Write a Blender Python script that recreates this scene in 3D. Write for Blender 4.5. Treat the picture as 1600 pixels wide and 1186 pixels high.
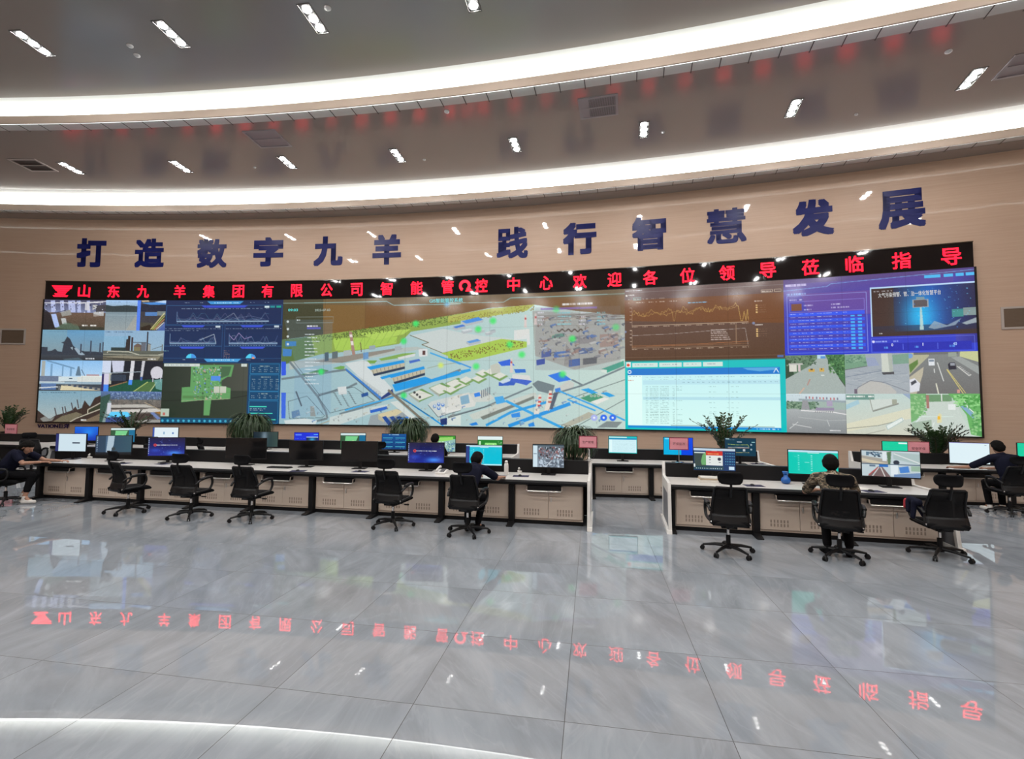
import bpy, bmesh, math, random
import numpy as np
from mathutils import Vector, Matrix

SC = bpy.context.scene
COL = SC.collection
for o in list(bpy.data.objects):
    bpy.data.objects.remove(o)

# ------------------------------------------------------------------ camera
CAMZ = 1.98075
FPX, PITCH, ROLL, YAW = 741.56, .0562, .008, -.1668
_cy, _sy, _cp, _sp = math.cos(YAW), math.sin(YAW), math.cos(PITCH), math.sin(PITCH)
_f = np.array([_sy*_cp, _cy*_cp, _sp])
_r0 = np.array([_cy, -_sy, 0.])
_u0 = np.cross(_r0, _f)
_r = _r0*math.cos(ROLL) + _u0*math.sin(ROLL)
_u = -_r0*math.sin(ROLL) + _u0*math.cos(ROLL)
cam = bpy.data.cameras.new('camera')
cam.sensor_fit = 'HORIZONTAL'
cam.sensor_width = 36
cam.lens = 36*FPX/1600
cam.clip_end = 300
camo = bpy.data.objects.new('camera', cam)
COL.objects.link(camo)
M = Matrix(((_r[0], _u[0], -_f[0], 0), (_r[1], _u[1], -_f[1], 0), (_r[2], _u[2], -_f[2], CAMZ), (0, 0, 0, 1)))
camo.matrix_world = M
SC.camera = camo
SC.view_settings.view_transform = 'Standard'
SC.view_settings.look = 'None'
SC.view_settings.exposure = 0.0
SC.view_settings.gamma = 1.0
SC.view_settings.use_curve_mapping = False

# light levels
LAMP = 440.0       # downlight lens radiance
COVE = 8.0         # cove diffuser radiance
SLOT = 4.0        # strip behind each ceiling lip
SCREEN = 1.0       # video wall / monitors
LEDRED = 5.0
w = bpy.data.worlds.new('world')
SC.world = w
w.use_nodes = True
w.node_tree.nodes['Background'].inputs[0].default_value = (.5, .5, .55, 1)
w.node_tree.nodes['Background'].inputs[1].default_value = .02
SC.cycles.sample_clamp_indirect = 25.0
SC.cycles.caustics_reflective = False
SC.cycles.caustics_refractive = False
SC.cycles.max_bounces = 8
SC.cycles.use_denoising = True

# hall geometry: the screen wall and ceiling edges are arcs about one far centre
CX, CY, RW = -5.3125, -70.475, 88.135
TH0, TH1 = -.305, .275

def ray(px, py):
    return _r*(px-800)/FPX - _u*(py-593)/FPX + _f
def at_z(px, py, z):
    d = ray(px, py); t = (z-CAMZ)/d[2]
    return Vector((d[0]*t, d[1]*t, z))
def at_y(px, py, y):
    d = ray(px, py); t = y/d[1]
    return Vector((d[0]*t, y, CAMZ+d[2]*t))
def pol(R, th, z=0):
    return (CX+R*math.sin(th), CY+R*math.cos(th), z)
def at_r(px, py, R):
    d = ray(px, py); a = d[0]**2+d[1]**2; b = -CX*d[0]-CY*d[1]; c = CX*CX+CY*CY-R*R
    t = (-b+math.sqrt(b*b-a*c))/a
    X, Y = d[0]*t, d[1]*t
    return math.atan2(X-CX, Y-CY), CAMZ+d[2]*t
def th_of(p):
    return math.atan2(p[0]-CX, p[1]-CY)

# ------------------------------------------------------------------ materials
def lin(c):
    return tuple((v/255/12.92 if v/255 <= .04045 else ((v/255+.055)/1.055)**2.4) for v in c)
MATS = {}
def mat(name, rgb, rough=.5, metal=0, spec=.5, emit=None, estr=0, coat=0, alpha=None, noise=0, nscale=8):
    if name in MATS: return MATS[name]
    m = bpy.data.materials.new(name); m.use_nodes = True
    nt = m.node_tree; b = nt.nodes['Principled BSDF']
    b.inputs['Base Color'].default_value = (*rgb, 1)
    b.inputs['Roughness'].default_value = rough
    b.inputs['Metallic'].default_value = metal
    b.inputs['Specular IOR Level'].default_value = spec
    b.inputs['Coat Weight'].default_value = coat
    b.inputs['Coat Roughness'].default_value = .04
    if emit:
        b.inputs['Emission Color'].default_value = (*emit, 1)
        b.inputs['Emission Strength'].default_value = estr
    if noise:
        tc = nt.nodes.new('ShaderNodeTexCoord'); n = nt.nodes.new('ShaderNodeTexNoise')
        n.inputs['Scale'].default_value = nscale; n.inputs['Detail'].default_value = 4
        nt.links.new(tc.outputs['Object'], n.inputs['Vector'])
        mx = nt.nodes.new('ShaderNodeMix'); mx.data_type = 'RGBA'
        mx.inputs[6].default_value = (*[v*(1-noise) for v in rgb], 1)
        mx.inputs[7].default_value = (*[min(1, v*(1+noise)) for v in rgb], 1)
        nt.links.new(n.outputs['Fac'], mx.inputs[0]); nt.links.new(mx.outputs[2], b.inputs['Base Color'])
    MATS[name] = m
    return m

def screen_mat():
    m = bpy.data.materials.new('screen_pixels'); m.use_nodes = True
    nt = m.node_tree; b = nt.nodes['Principled BSDF']
    b.inputs['Base Color'].default_value = (.01, .01, .01, 1)
    b.inputs['Roughness'].default_value = .12
    a = nt.nodes.new('ShaderNodeAttribute'); a.attribute_name = 'pixels'
    nt.links.new(a.outputs['Color'], b.inputs['Emission Color'])
    b.inputs['Emission Strength'].default_value = SCREEN
    m.cycles.emission_sampling = 'NONE'
    return m
SCRM = screen_mat()

def floor_mat():
    m = bpy.data.materials.new('polished_grey_marble_tile'); m.use_nodes = True
    nt = m.node_tree; b = nt.nodes['Principled BSDF']; N = nt.nodes.new; L = nt.links.new
    g = N('ShaderNodeNewGeometry')
    off = N('ShaderNodeVectorMath'); off.operation = 'ADD'; off.inputs[1].default_value = (.1725+200, -.1186+200, 0)
    L(g.outputs['Position'], off.inputs[0])
    fl = N('ShaderNodeVectorMath'); fl.operation = 'FLOOR'; L(off.outputs[0], fl.inputs[0])
    fr = N('ShaderNodeVectorMath'); fr.operation = 'FRACTION'; L(off.outputs[0], fr.inputs[0])
    wn = N('ShaderNodeTexWhiteNoise'); wn.noise_dimensions = '3D'; L(fl.outputs[0], wn.inputs['Vector'])
    # grain direction differs from tile to tile
    ang = N('ShaderNodeMath'); ang.operation = 'MULTIPLY_ADD'; ang.inputs[1].default_value = .9; ang.inputs[2].default_value = -.75
    L(wn.outputs['Value'], ang.inputs[0])
    rt = N('ShaderNodeVectorRotate'); rt.rotation_type = 'Z_AXIS'; L(off.outputs[0], rt.inputs['Vector']); L(ang.outputs[0], rt.inputs['Angle'])
    sh = N('ShaderNodeVectorMath'); sh.operation = 'MULTIPLY_ADD'; sh.inputs[1].default_value = (17, 13, 5)
    L(wn.outputs['Color'], sh.inputs[0]); L(rt.outputs[0], sh.inputs[2])
    sc = N('ShaderNodeVectorMath'); sc.operation = 'MULTIPLY'; sc.inputs[1].default_value = (2.2, .55, 1); L(sh.outputs[0], sc.inputs[0])
    n1 = N('ShaderNodeTexNoise'); n1.inputs['Scale'].default_value = 1.2; n1.inputs['Detail'].default_value = 7; n1.inputs['Roughness'].default_value = .62
    n1.inputs['Distortion'].default_value = .6
    L(sc.outputs[0], n1.inputs['Vector'])
    r1 = N('ShaderNodeValToRGB'); L(n1.outputs['Fac'], r1.inputs[0])
    r1.color_ramp.elements[0].position = .28; r1.color_ramp.elements[0].color = (.185, .202, .224, 1)
    r1.color_ramp.elements[1].position = .72; r1.color_ramp.elements[1].color = (.298, .323, .355, 1)
    n2 = N('ShaderNodeTexNoise'); n2.inputs['Scale'].default_value = .9; n2.inputs['Detail'].default_value = 6; n2.inputs['Distortion'].default_value = 1.5
    L(sc.outputs[0], n2.inputs['Vector'])
    ab = N('ShaderNodeMath'); ab.operation = 'SUBTRACT'; ab.inputs[1].default_value = .5; L(n2.outputs['Fac'], ab.inputs[0])
    a2 = N('ShaderNodeMath'); a2.operation = 'ABSOLUTE'; L(ab.outputs[0], a2.inputs[0])
    mr = N('ShaderNodeMapRange'); mr.inputs['From Min'].default_value = 0; mr.inputs['From Max'].default_value = .018
    mr.inputs['To Min'].default_value = .12; mr.inputs['To Max'].default_value = 0; L(a2.outputs[0], mr.inputs['Value'])
    mx = N('ShaderNodeMix'); mx.data_type = 'RGBA'; mx.inputs[7].default_value = (.40, .42, .45, 1)
    L(mr.outputs[0], mx.inputs[0]); L(r1.outputs[0], mx.inputs[6])
    # joints
    sp = N('ShaderNodeSeparateXYZ'); L(fr.outputs[0], sp.inputs[0])
    mins = []
    for ax in ('X', 'Y'):
        q = N('ShaderNodeMath'); q.operation = 'PINGPONG'; q.inputs[1].default_value = .5; L(sp.outputs[ax], q.inputs[0]); mins.append(q)
    mn = N('ShaderNodeMath'); mn.operation = 'MINIMUM'; L(mins[0].outputs[0], mn.inputs[0]); L(mins[1].outputs[0], mn.inputs[1])
    lt = N('ShaderNodeMath'); lt.operation = 'LESS_THAN'; lt.inputs[1].default_value = .0024; L(mn.outputs[0], lt.inputs[0])
    m2 = N('ShaderNodeMix'); m2.data_type = 'RGBA'; m2.inputs[7].default_value = (.03, .03, .03, 1)
    L(lt.outputs[0], m2.inputs[0]); L(mx.outputs[2], m2.inputs[6])
    L(m2.outputs[2], b.inputs['Base Color'])
    rr = N('ShaderNodeMath'); rr.operation = 'MULTIPLY_ADD'; rr.inputs[1].default_value = .5; rr.inputs[2].default_value = .012
    L(lt.outputs[0], rr.inputs[0]); L(rr.outputs[0], b.inputs['Roughness'])
    b.inputs['Specular IOR Level'].default_value = .5
    return m

def wall_mat():
    m = bpy.data.materials.new('lacquered_beige_wall_panel'); m.use_nodes = True
    nt = m.node_tree; b = nt.nodes['Principled BSDF']; N = nt.nodes.new; L = nt.links.new
    g = N('ShaderNodeNewGeometry')
    mp = N('ShaderNodeVectorMath'); mp.operation = 'MULTIPLY'; mp.inputs[1].default_value = (.7, .7, 26); L(g.outputs['Position'], mp.inputs[0])
    n = N('ShaderNodeTexNoise'); n.inputs['Scale'].default_value = 1; n.inputs['Detail'].default_value = 3; L(mp.outputs[0], n.inputs['Vector'])
    r = N('ShaderNodeValToRGB'); L(n.outputs['Fac'], r.inputs[0])
    r.color_ramp.elements[0].position = .3; r.color_ramp.elements[0].color = (.47, .325, .235, 1)
    r.color_ramp.elements[1].position = .7; r.color_ramp.elements[1].color = (.51, .36, .265, 1)
    L(r.outputs[0], b.inputs['Base Color'])
    b.inputs['Roughness'].default_value = .5
    b.inputs['Coat Weight'].default_value = .7
    b.inputs['Coat Roughness'].default_value = .03
    n2 = N('ShaderNodeTexNoise'); n2.inputs['Scale'].default_value = 1.6; n2.inputs['Detail'].default_value = 1; L(g.outputs['Position'], n2.inputs['Vector'])
    bp = N('ShaderNodeBump'); bp.inputs['Strength'].default_value = .06; bp.inputs['Distance'].default_value = .05
    L(n2.outputs['Fac'], bp.inputs['Height']); L(bp.outputs[0], b.inputs['Coat Normal'])
    return m

def camo_mat():
    m = bpy.data.materials.new('camouflage_cloth'); m.use_nodes = True
    nt = m.node_tree; b = nt.nodes['Principled BSDF']; N = nt.nodes.new; L = nt.links.new
    tc = N('ShaderNodeTexCoord')
    mp = N('ShaderNodeVectorMath'); mp.operation = 'MULTIPLY'; mp.inputs[1].default_value = (12, 12, 26); L(tc.outputs['Object'], mp.inputs[0])
    n = N('ShaderNodeTexNoise'); n.inputs['Scale'].default_value = 1; n.inputs['Detail'].default_value = 2; n.inputs['Distortion'].default_value = .8
    L(mp.outputs[0], n.inputs['Vector'])
    r = N('ShaderNodeValToRGB'); r.color_ramp.interpolation = 'CONSTANT'; L(n.outputs['Fac'], r.inputs[0])
    e = r.color_ramp.elements
    e[0].position = 0; e[0].color = (.02, .018, .014, 1)
    e[1].position = .44; e[1].color = (.10, .075, .045, 1)
    for p, c in ((.51, (.30, .22, .15)), (.57, (.045, .05, .03)), (.63, (.36, .29, .22))):
        q = e.new(p); q.color = (*c, 1)
    L(r.outputs[0], b.inputs['Base Color']); b.inputs['Roughness'].default_value = .9
    return m

def mesh_fabric():
    m = bpy.data.materials.new('black_mesh_fabric'); m.use_nodes = True
    nt = m.node_tree; b = nt.nodes['Principled BSDF']; N = nt.nodes.new; L = nt.links.new
    b.inputs['Base Color'].default_value = (.006, .006, .007, 1); b.inputs['Roughness'].default_value = .8; b.inputs['Specular IOR Level'].default_value = .2
    t = N('ShaderNodeBsdfTransparent'); mx = N('ShaderNodeMixShader'); mx.inputs[0].default_value = .9
    out = nt.nodes['Material Output']
    L(t.outputs[0], mx.inputs[1]); L(b.outputs[0], mx.inputs[2]); L(mx.outputs[0], out.inputs['Surface'])
    return m

M_FLOOR = floor_mat(); M_WALL = wall_mat(); M_CAMO = camo_mat(); M_MESH = mesh_fabric()
M_CEIL = mat('taupe_stretch_ceiling', (.34, .31, .29), .15, spec=.8, noise=.05, nscale=.5)
M_FASC = mat('cream_fascia', (.62, .50, .41), .35)
M_LIN = mat('white_cove_lining', (.80, .82, .80), .6)
M_COVE = mat('cove_light_diffuser', (.8, .8, .8), .5, emit=(1, 1, .96), estr=COVE)
M_SLOT = mat('slot_light_diffuser', (.8, .8, .8), .5, emit=(.95, 1, .98), estr=SLOT)
M_TICK = mat('dark_bracket', (.05, .045, .04), .4)
M_LAMP = mat('lamp_lens', (.9, .9, .9), .3, emit=(1, .985, .96), estr=LAMP)
M_LFR = mat('white_lamp_frame', (.7, .7, .7), .4)
M_BLK = mat('black_plastic', (.006, .006, .007), .42, spec=.3)
M_BLKM = mat('black_powder_steel', (.007, .007, .008), .5, spec=.22)
M_BLKF = mat('black_seat_fabric', (.005, .005, .006), .9, spec=.15, noise=.3, nscale=90)
M_BEI = mat('beige_cabinet_paint', (.58, .48, .395), .35)
M_SLAT = mat('dark_vent_slot', (.30, .235, .19), .6)
M_WHT = mat('white_laminate', (.56, .54, .515), .32)
M_WHP = mat('white_plastic', (.70, .68, .65), .35)
M_GRY = mat('grey_side_panel', (.16, .16, .17), .5)
M_SIL = mat('brushed_silver', (.62, .60, .57), .28, metal=1)
M_CHR = mat('chrome', (.75, .75, .75), .12, metal=1)
M_NAVY = mat('navy_acrylic', (.006, .010, .105), .35, spec=.25)
M_LED = mat('red_led', (.2, .0, .01), .5, emit=(1, .004, .016), estr=LEDRED); M_LED.cycles.emission_sampling = 'NONE'
M_LEDB = mat('black_led_panel', (.012, .009, .009), .04, spec=.25)
M_PINK = mat('pink_sign_paper', (.74, .31, .36), .45)
M_RED = mat('crimson_sign_frame', (.28, .015, .05), .35)
M_INK = mat('dark_print', (.12, .03, .04), .6)
M_GRN = mat('glossy_green_leaf', (.018, .045, .012), .35, noise=.5, nscale=20)
M_GRN2 = mat('dark_green_strap_leaf', (.022, .05, .016), .45, noise=.5, nscale=14)
M_STEM = mat('brown_stem', (.06, .04, .02), .8, noise=.3)
M_POT = mat('dark_planter', (.02, .016, .014), .4)
M_SOIL = mat('potting_soil', (.03, .02, .012), .95, noise=.4, nscale=30)
M_SKIN = mat('skin', (.36, .19, .125), .55)
M_HAIR = mat('black_hair', (.004, .0035, .003), .85, spec=.15, noise=.4, nscale=60)
M_NVC = mat('navy_cloth', (.008, .009, .020), .9, spec=.1, noise=.25, nscale=40)
M_BKC = mat('black_cloth', (.005, .005, .006), .9, spec=.1, noise=.25, nscale=40)
M_SHOE = mat('white_shoe', (.60, .58, .55), .5)
M_PAD = mat('navy_mouse_pad', (.022, .022, .06), .85)
M_BLU = mat('blue_enamel', (.01, .10, .38), .25)
M_PAPER = mat('white_paper', (.70, .68, .63), .7)
M_BUFF = mat('buff_card', (.50, .40, .28), .7)
M_REDC = mat('red_cloth', (.35, .02, .03), .85)
M_VENT = mat('pale_vent_frame', (.42, .37, .34), .4)
M_VDK = mat('dark_vent_core', (.055, .045, .035), .7)
M_GRILL = mat('aluminium_grille', (.33, .31, .33), .4)

# ------------------------------------------------------------------ mesh helpers
class MB:
    def __init__(s): s.v = []; s.f = []
    def add(s, vs, fs):
        n = len(s.v); s.v += [tuple(p) for p in vs]; s.f += [tuple(i+n for i in f) for f in fs]; return s
    def box(s, x0, x1, y0, y1, z0, z1):
        return s.add([(x0,y0,z0),(x1,y0,z0),(x1,y1,z0),(x0,y1,z0),(x0,y0,z1),(x1,y0,z1),(x1,y1,z1),(x0,y1,z1)],
                     [(0,3,2,1),(4,5,6,7),(0,1,5,4),(1,2,6,5),(2,3,7,6),(3,0,4,7)])
    def prism(s, pts, y0, y1):        # polygon in x,z extruded along y
        n = len(pts); vs = [(x, y0, z) for x, z in pts]+[(x, y1, z) for x, z in pts]
        fs = [tuple(range(n)), tuple(range(2*n-1, n-1, -1))]
        fs += [(i, i+n, (i+1) % n+n, (i+1) % n) for i in range(n)]
        return s.add(vs, fs)
    def prism_x(s, pts, x0, x1):      # polygon in y,z extruded along x
        n = len(pts); vs = [(x0, y, z) for y, z in pts]+[(x1, y, z) for y, z in pts]
        fs = [tuple(range(n)), tuple(range(2*n-1, n-1, -1))]
        fs += [(i, i+n, (i+1) % n+n, (i+1) % n) for i in range(n)]
        return s.add(vs, fs)
    def tube(s, path, r, n=8, cap=True, flat=1.0):
        P = [Vector(p) for p in path]; rs = r if isinstance(r, (list, tuple)) else [r]*len(P)
        base = len(s.v); prev = None
        for i, p in enumerate(P):
            t = (P[min(i+1, len(P)-1)]-P[max(i-1, 0)]).normalized()
            if prev is None:
                a = t.orthogonal().normalized() if abs(t.x) > .9 else (Vector((1, 0, 0))-t*t.x).normalized()
            else:
                a = (prev-t*prev.dot(t)).normalized()
            prev = a; b = t.cross(a)
            for k in range(n):
                q = 2*math.pi*k/n
                s.v.append(tuple(p+a*rs[i]*math.cos(q)*flat+b*rs[i]*math.sin(q)))
        for i in range(len(P)-1):
            for k in range(n):
                s.f.append((base+i*n+k, base+i*n+(k+1) % n, base+(i+1)*n+(k+1) % n, base+(i+1)*n+k))
        if cap:
            s.f.append(tuple(base+k for k in range(n-1, -1, -1)))
            s.f.append(tuple(base+(len(P)-1)*n+k for k in range(n)))
        return s
    def lathe(s, prof, n=20, c=(0, 0, 0)):
        base = len(s.v)
        for r, z in prof:
            for k in range(n):
                q = 2*math.pi*k/n; s.v.append((c[0]+r*math.cos(q), c[1]+r*math.sin(q), c[2]+z))
        for i in range(len(prof)-1):
            for k in range(n):
                s.f.append((base+i*n+k, base+i*n+(k+1) % n, base+(i+1)*n+(k+1) % n, base+(i+1)*n+k))
        s.f.append(tuple(base+k for k in range(n-1, -1, -1)))
        s.f.append(tuple(base+(len(prof)-1)*n+k for k in range(n)))
        return s
    def ball(s, c, rx, ry=None, rz=None, n=12, m=8):
        ry = ry or rx; rz = rz or rx; base = len(s.v); c = Vector(c)
        s.v.append((c.x, c.y, c.z-rz))
        for j in range(1, m):
            a = math.pi*j/m
            for k in range(n):
                q = 2*math.pi*k/n
                s.v.append((c.x+rx*math.sin(a)*math.cos(q), c.y+ry*math.sin(a)*math.sin(q), c.z-rz*math.cos(a)))
        s.v.append((c.x, c.y, c.z+rz)); top = len(s.v)-1
        for k in range(n):
            s.f.append((base, base+1+(k+1) % n, base+1+k)); t0 = base+1+(m-2)*n
            s.f.append((top, t0+k, t0+(k+1) % n))
        for j in range(m-2):
            for k in range(n):
                a0 = base+1+j*n
                s.f.append((a0+k, a0+(k+1) % n, a0+n+(k+1) % n, a0+n+k))
        return s
    def cap(s, p0, p1, r0, r1=None):   # tapered capsule
        r1 = r1 if r1 else r0; p0 = Vector(p0); p1 = Vector(p1)
        s.ball(p0, r0, n=10, m=6); s.ball(p1, r1, n=10, m=6)
        if (p1-p0).length > 1e-4: s.tube([p0, p1], [r0, r1], n=10)
        return s
    def sweep(s, prof, th0=TH0, th1=TH1, n=110, closed=True):
        base = len(s.v); m = len(prof)
        for i in range(n+1):
            th = th0+(th1-th0)*i/n
            for R, z in prof: s.v.append(pol(R, th, z))
        mm = m if closed else m-1
        for i in range(n):
            for k in range(mm):
                a, b = base+i*m+k, base+i*m+(k+1) % m
                s.f.append((a, b, b+m, a+m))
        if closed:
            s.f.append(tuple(base+k for k in range(m))); s.f.append(tuple(base+n*m+k for k in range(m-1, -1, -1)))
        return s

def link(o, parent=None):
    COL.objects.link(o)
    if parent: o.parent = parent
    return o
def mesh_obj(name, mesh, m, parent=None):
    o = bpy.data.objects.new(name, mesh)
    if m: 
        if not mesh.materials: mesh.materials.append(m)
    return link(o, parent)
def obj(name, mb, m, parent=None, bevel=0, smooth=False, loc=None):
    me = bpy.data.meshes.new(name); me.from_pydata(mb.v, [], mb.f); me.validate()
    bm = bmesh.new(); bm.from_mesh(me)
    bmesh.ops.recalc_face_normals(bm, faces=bm.faces)
    if bevel:
        ed = [e for e in bm.edges if len(e.link_faces) == 2 and e.calc_face_angle(0) > .6]
        bmesh.ops.bevel(bm, geom=ed, offset=bevel, segments=2, affect='EDGES', profile=.5, clamp_overlap=True)
    bm.to_mesh(me); bm.free()
    if smooth:
        me.polygons.foreach_set('use_smooth', [True]*len(me.polygons))
    me.materials.append(m)
    o = bpy.data.objects.new(name, me)
    if loc is not None: o.location = loc
    return link(o, parent)
def tag(o, label, cat, group=None, kind=None):
    if label: o['label'] = label
    if cat: o['category'] = cat
    if group: o['group'] = group
    if kind: o['kind'] = kind
    return o
def thing(name, label, cat, loc=(0, 0, 0), rz=0, group=None):
    o = bpy.data.objects.new(name, None); o.empty_display_size = .1
    o.location = loc; o.rotation_euler = (0, 0, rz); COL.objects.link(o)
    return tag(o, label, cat, group)
def copy_tree(o, parent=None):
    c = o.copy(); COL.objects.link(c)
    if parent: c.parent = parent
    for ch in list(o.children): copy_tree(ch, c)
    return c
def dup(root, loc, rz, label, group=None):
    c = copy_tree(root); c.location = loc; c.rotation_euler = (0, 0, rz); c['label'] = label
    if group: c['group'] = group
    return c
def structure(name, mb, m, label=None, cat=None):
    o = obj(name, mb, m); o['kind'] = 'structure'
    if label: o['label'] = label; o['category'] = cat
    return o
def glyph(body, size, bold=0., extrude=0.):
    """lettering as a mesh, centred on its own box; heavier weights are laid up from shifted copies of the outline"""
    me, d = glyph_thin(body, size, extrude)
    if not bold: return me, d
    bm = bmesh.new()
    for qx, qy in ((-1, -1), (0, -1), (1, -1), (-1, 0), (1, 0), (-1, 1), (0, 1), (1, 1)):
        m2 = me.copy(); m2.transform(Matrix.Translation((bold*qx*.9, bold*qy*.9, 0))); bm.from_mesh(m2); bpy.data.meshes.remove(m2)
    bm.to_mesh(me); bm.free()
    return me, d+np.array([2*bold, 2*bold, 0])
def glyph_thin(body, size, extrude=0.):
    c = bpy.data.curves.new('lettering', 'FONT'); c.body = body; c.size = size; c.extrude = extrude
    c.resolution_u = 3
    o = bpy.data.objects.new('lettering', c); COL.objects.link(o)
    dg = bpy.context.evaluated_depsgraph_get()
    me = bpy.data.meshes.new_from_object(o.evaluated_get(dg))
    bpy.data.objects.remove(o); bpy.data.curves.remove(c)
    v = np.zeros(len(me.vertices)*3, np.float32); me.vertices.foreach_get('co', v); v = v.reshape(-1, 3)
    lo, hi = v.min(0), v.max(0); mid = (lo+hi)/2; v[:, :2] -= mid[:2]
    me.vertices.foreach_set('co', v.ravel()); me.materials.clear()
    return me, hi-lo
def remeshed(name, mb, vox, m, parent=None, smooth_iter=0):
    me = bpy.data.meshes.new(name); me.from_pydata(mb.v, [], mb.f)
    bm = bmesh.new(); bm.from_mesh(me); bmesh.ops.recalc_face_normals(bm, faces=bm.faces); bm.to_mesh(me); bm.free()
    o = bpy.data.objects.new(name, me); COL.objects.link(o)
    md = o.modifiers.new('r', 'REMESH'); md.mode = 'VOXEL'; md.voxel_size = vox; md.use_smooth_shade = True
    if smooth_iter:
        ms = o.modifiers.new('s', 'SMOOTH'); ms.factor = .5; ms.iterations = smooth_iter
    dg = bpy.context.evaluated_depsgraph_get()
    out = bpy.data.meshes.new_from_object(o.evaluated_get(dg))
    bpy.data.objects.remove(o); bpy.data.meshes.remove(me)
    out.name = name; out.materials.clear(); out.materials.append(m)
    q = bpy.data.objects.new(name, out)
    return link(q, parent)
# ================================================================== the setting
structure('floor', MB().box(-40, 30, -12, 22, -.1, 0), M_FLOOR)
structure('wall_back', MB().sweep([(RW, 0), (RW+.2, 0), (RW+.2, 9.72), (RW, 9.72)]), M_WALL)
structure('wall_front', MB().sweep([(61.8, 0), (62, 0), (62, 10.7), (61.8, 10.7)]), M_WALL)
for nm, th, s in (('wall_left', TH0, -1), ('wall_right', TH1, 1)):
    a, b = Vector(pol(61.8, th)), Vector(pol(RW+.2, th)); n = Vector((math.cos(th), -math.sin(th), 0))*s*.2
    vs = [a, b, b+n, a+n]; vs = vs+[v+Vector((0, 0, 10.7)) for v in vs]
    structure(nm, MB().add(vs, [(0, 3, 2, 1), (4, 5, 6, 7), (0, 1, 5, 4), (1, 2, 6, 5), (2, 3, 7, 6), (3, 0, 4, 7)]), M_WALL)
# stepped ceiling: a narrow soffit along the wall, a middle tier, a high tier over the viewer
structure('ceiling', MB().sweep([(87.50, 9.65), (88.3, 9.65), (88.3, 9.72), (87.50, 9.72)]), M_CEIL)
structure('ceiling.001', MB().sweep([(82.50, 10.15), (86.45, 10.15), (86.45, 10.25), (82.50, 10.25)]), M_CEIL)
structure('ceiling.002', MB().sweep([(61.8, 10.60), (81.65, 10.60), (81.65, 10.7), (61.8, 10.7)]), M_CEIL)
k = 0
for R, zs, zt in ((87.08, 9.65, 10.15), (82.06, 10.15, 10.60)):
    k += 1; structure('trim_%d' % k, MB().sweep([(R, zs-.05), (R+.04, zs-.05), (R+.04, zs+.18), (R, zs+.18)]), M_FASC)
    k += 1; structure('trim_%d' % k, MB().sweep([(R-(.63 if R > 85 else .41), zt), (R+.40, zt), (R+.40, zt+.06), (R-(.63 if R > 85 else .41), zt+.06)]), M_LIN)
    k += 1; structure('trim_%d' % k, MB().sweep([(R+.04, zs+.075), (R+.45, zs+.075), (R+.45, zs+.12), (R+.04, zs+.12)]), M_LIN)
    k += 1; structure('trim_%d' % k, MB().sweep([(R+.04, zs), (R+.44, zs), (R+.44, zs+.03), (R+.04, zs+.03)]), mat('pale_soffit_band', (.62, .64, .62), .3))
    tk = MB(); n = int((TH1-TH0)*R/.635)
    for i in range(n):
        th = TH0+(i+.5)*.635/R; w_ = .011/R
        q = [pol(R+.045, th-w_, zs-.006), pol(R+.045, th+w_, zs-.006), pol(R+.50, th+w_, zs-.006), pol(R+.50, th-w_, zs-.006)]
        q = q+[(x, y, zs+.004) for x, y, z in q]
        tk.add(q, [(0, 1, 2, 3), (4, 7, 6, 5), (0, 4, 5, 1), (1, 5, 6, 2), (2, 6, 7, 3), (3, 7, 4, 0)])
    k += 1; structure('trim_%d' % k, tk, M_TICK)
    near = R < 85
    lab = 'long curved white cove light %s' % ('along the raised ceiling nearest the viewer' if near else 'close above the lettered screen wall')
    t = thing('cove_light', lab, 'cove light', pol(R, 0, zs+.12), 0, 'curved cove lights')
    d = obj('diffuser', MB().sweep([(R+.40, zs+.12), (R+.45, zs+.12), (R+.45, zt), (R+.40, zt)]), M_COVE)
    s_ = obj('slot_strip', MB().sweep([(R+.045, zs-.045), (R+.055, zs-.045), (R+.055, zs-.012), (R+.045, zs-.012)]), M_SLOT)
    for q in (d, s_):
        q.parent = t; q.matrix_parent_inverse = Matrix.Translation(-Vector(t.location))

# ------------------------------------------------------------------ downlights
def make_downlight(label):
    t = thing('downlight', label, 'downlight', (0, 0, 0), 0, 'triple ceiling downlights')
    fr = MB(); fr.box(-.15, .15, -.42, -.40, -.012, .006).box(-.15, .15, .40, .42, -.012, .006)
    fr.box(-.15, -.13, -.40, .40, -.012, .006).box(.13, .15, -.40, .40, -.012, .006)
    obj('frame', fr, mat('grey_lamp_frame', (.12, .115, .11), .5), t)
    obj('pan', MB().box(-.13, .13, -.40, .40, -.001, .006), mat('dark_lamp_pan', (.02, .02, .02), .6), t)
    for y in (-.26, 0, .26):
        lens = MB().lathe([(.085, -.004), (.085, -.012), (.05, -.016)], n=16, c=(0, y, 0))
        obj('lamp', lens, M_LAMP, t)
    return t
DL = None
def put_downlight(R, th, z, label):
    global DL
    loc = pol(R, th, z)
    if DL is None:
        DL = make_downlight(label); DL.location = loc; DL.rotation_euler = (0, 0, -th)
    else:
        dup(DL, loc, -th, label)
ORD = ['first', 'second', 'third', 'fourth', 'fifth', 'sixth', 'seventh', 'eighth', 'ninth', 'tenth', 'eleventh', 'twelfth']
farpx = [(110, 262), (282, 260), (450, 255), (622, 244), (805, 227), (1006, 200), (1242, 164), (1525, 115)]
ths = [th_of(at_z(px, py, 10.15)) for px, py in farpx]
for i, th in enumerate(ths):
    put_downlight(84.75, th, 10.15, 'triple white downlight in middle ceiling band, %s from the left' % ORD[i])
nth = [th_of(at_z(px, py, 10.6)) for px, py in ((62, 75), (275, 60), (497, 40), (740, 10))]
step = (nth[-1]-nth[0])/3
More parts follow.
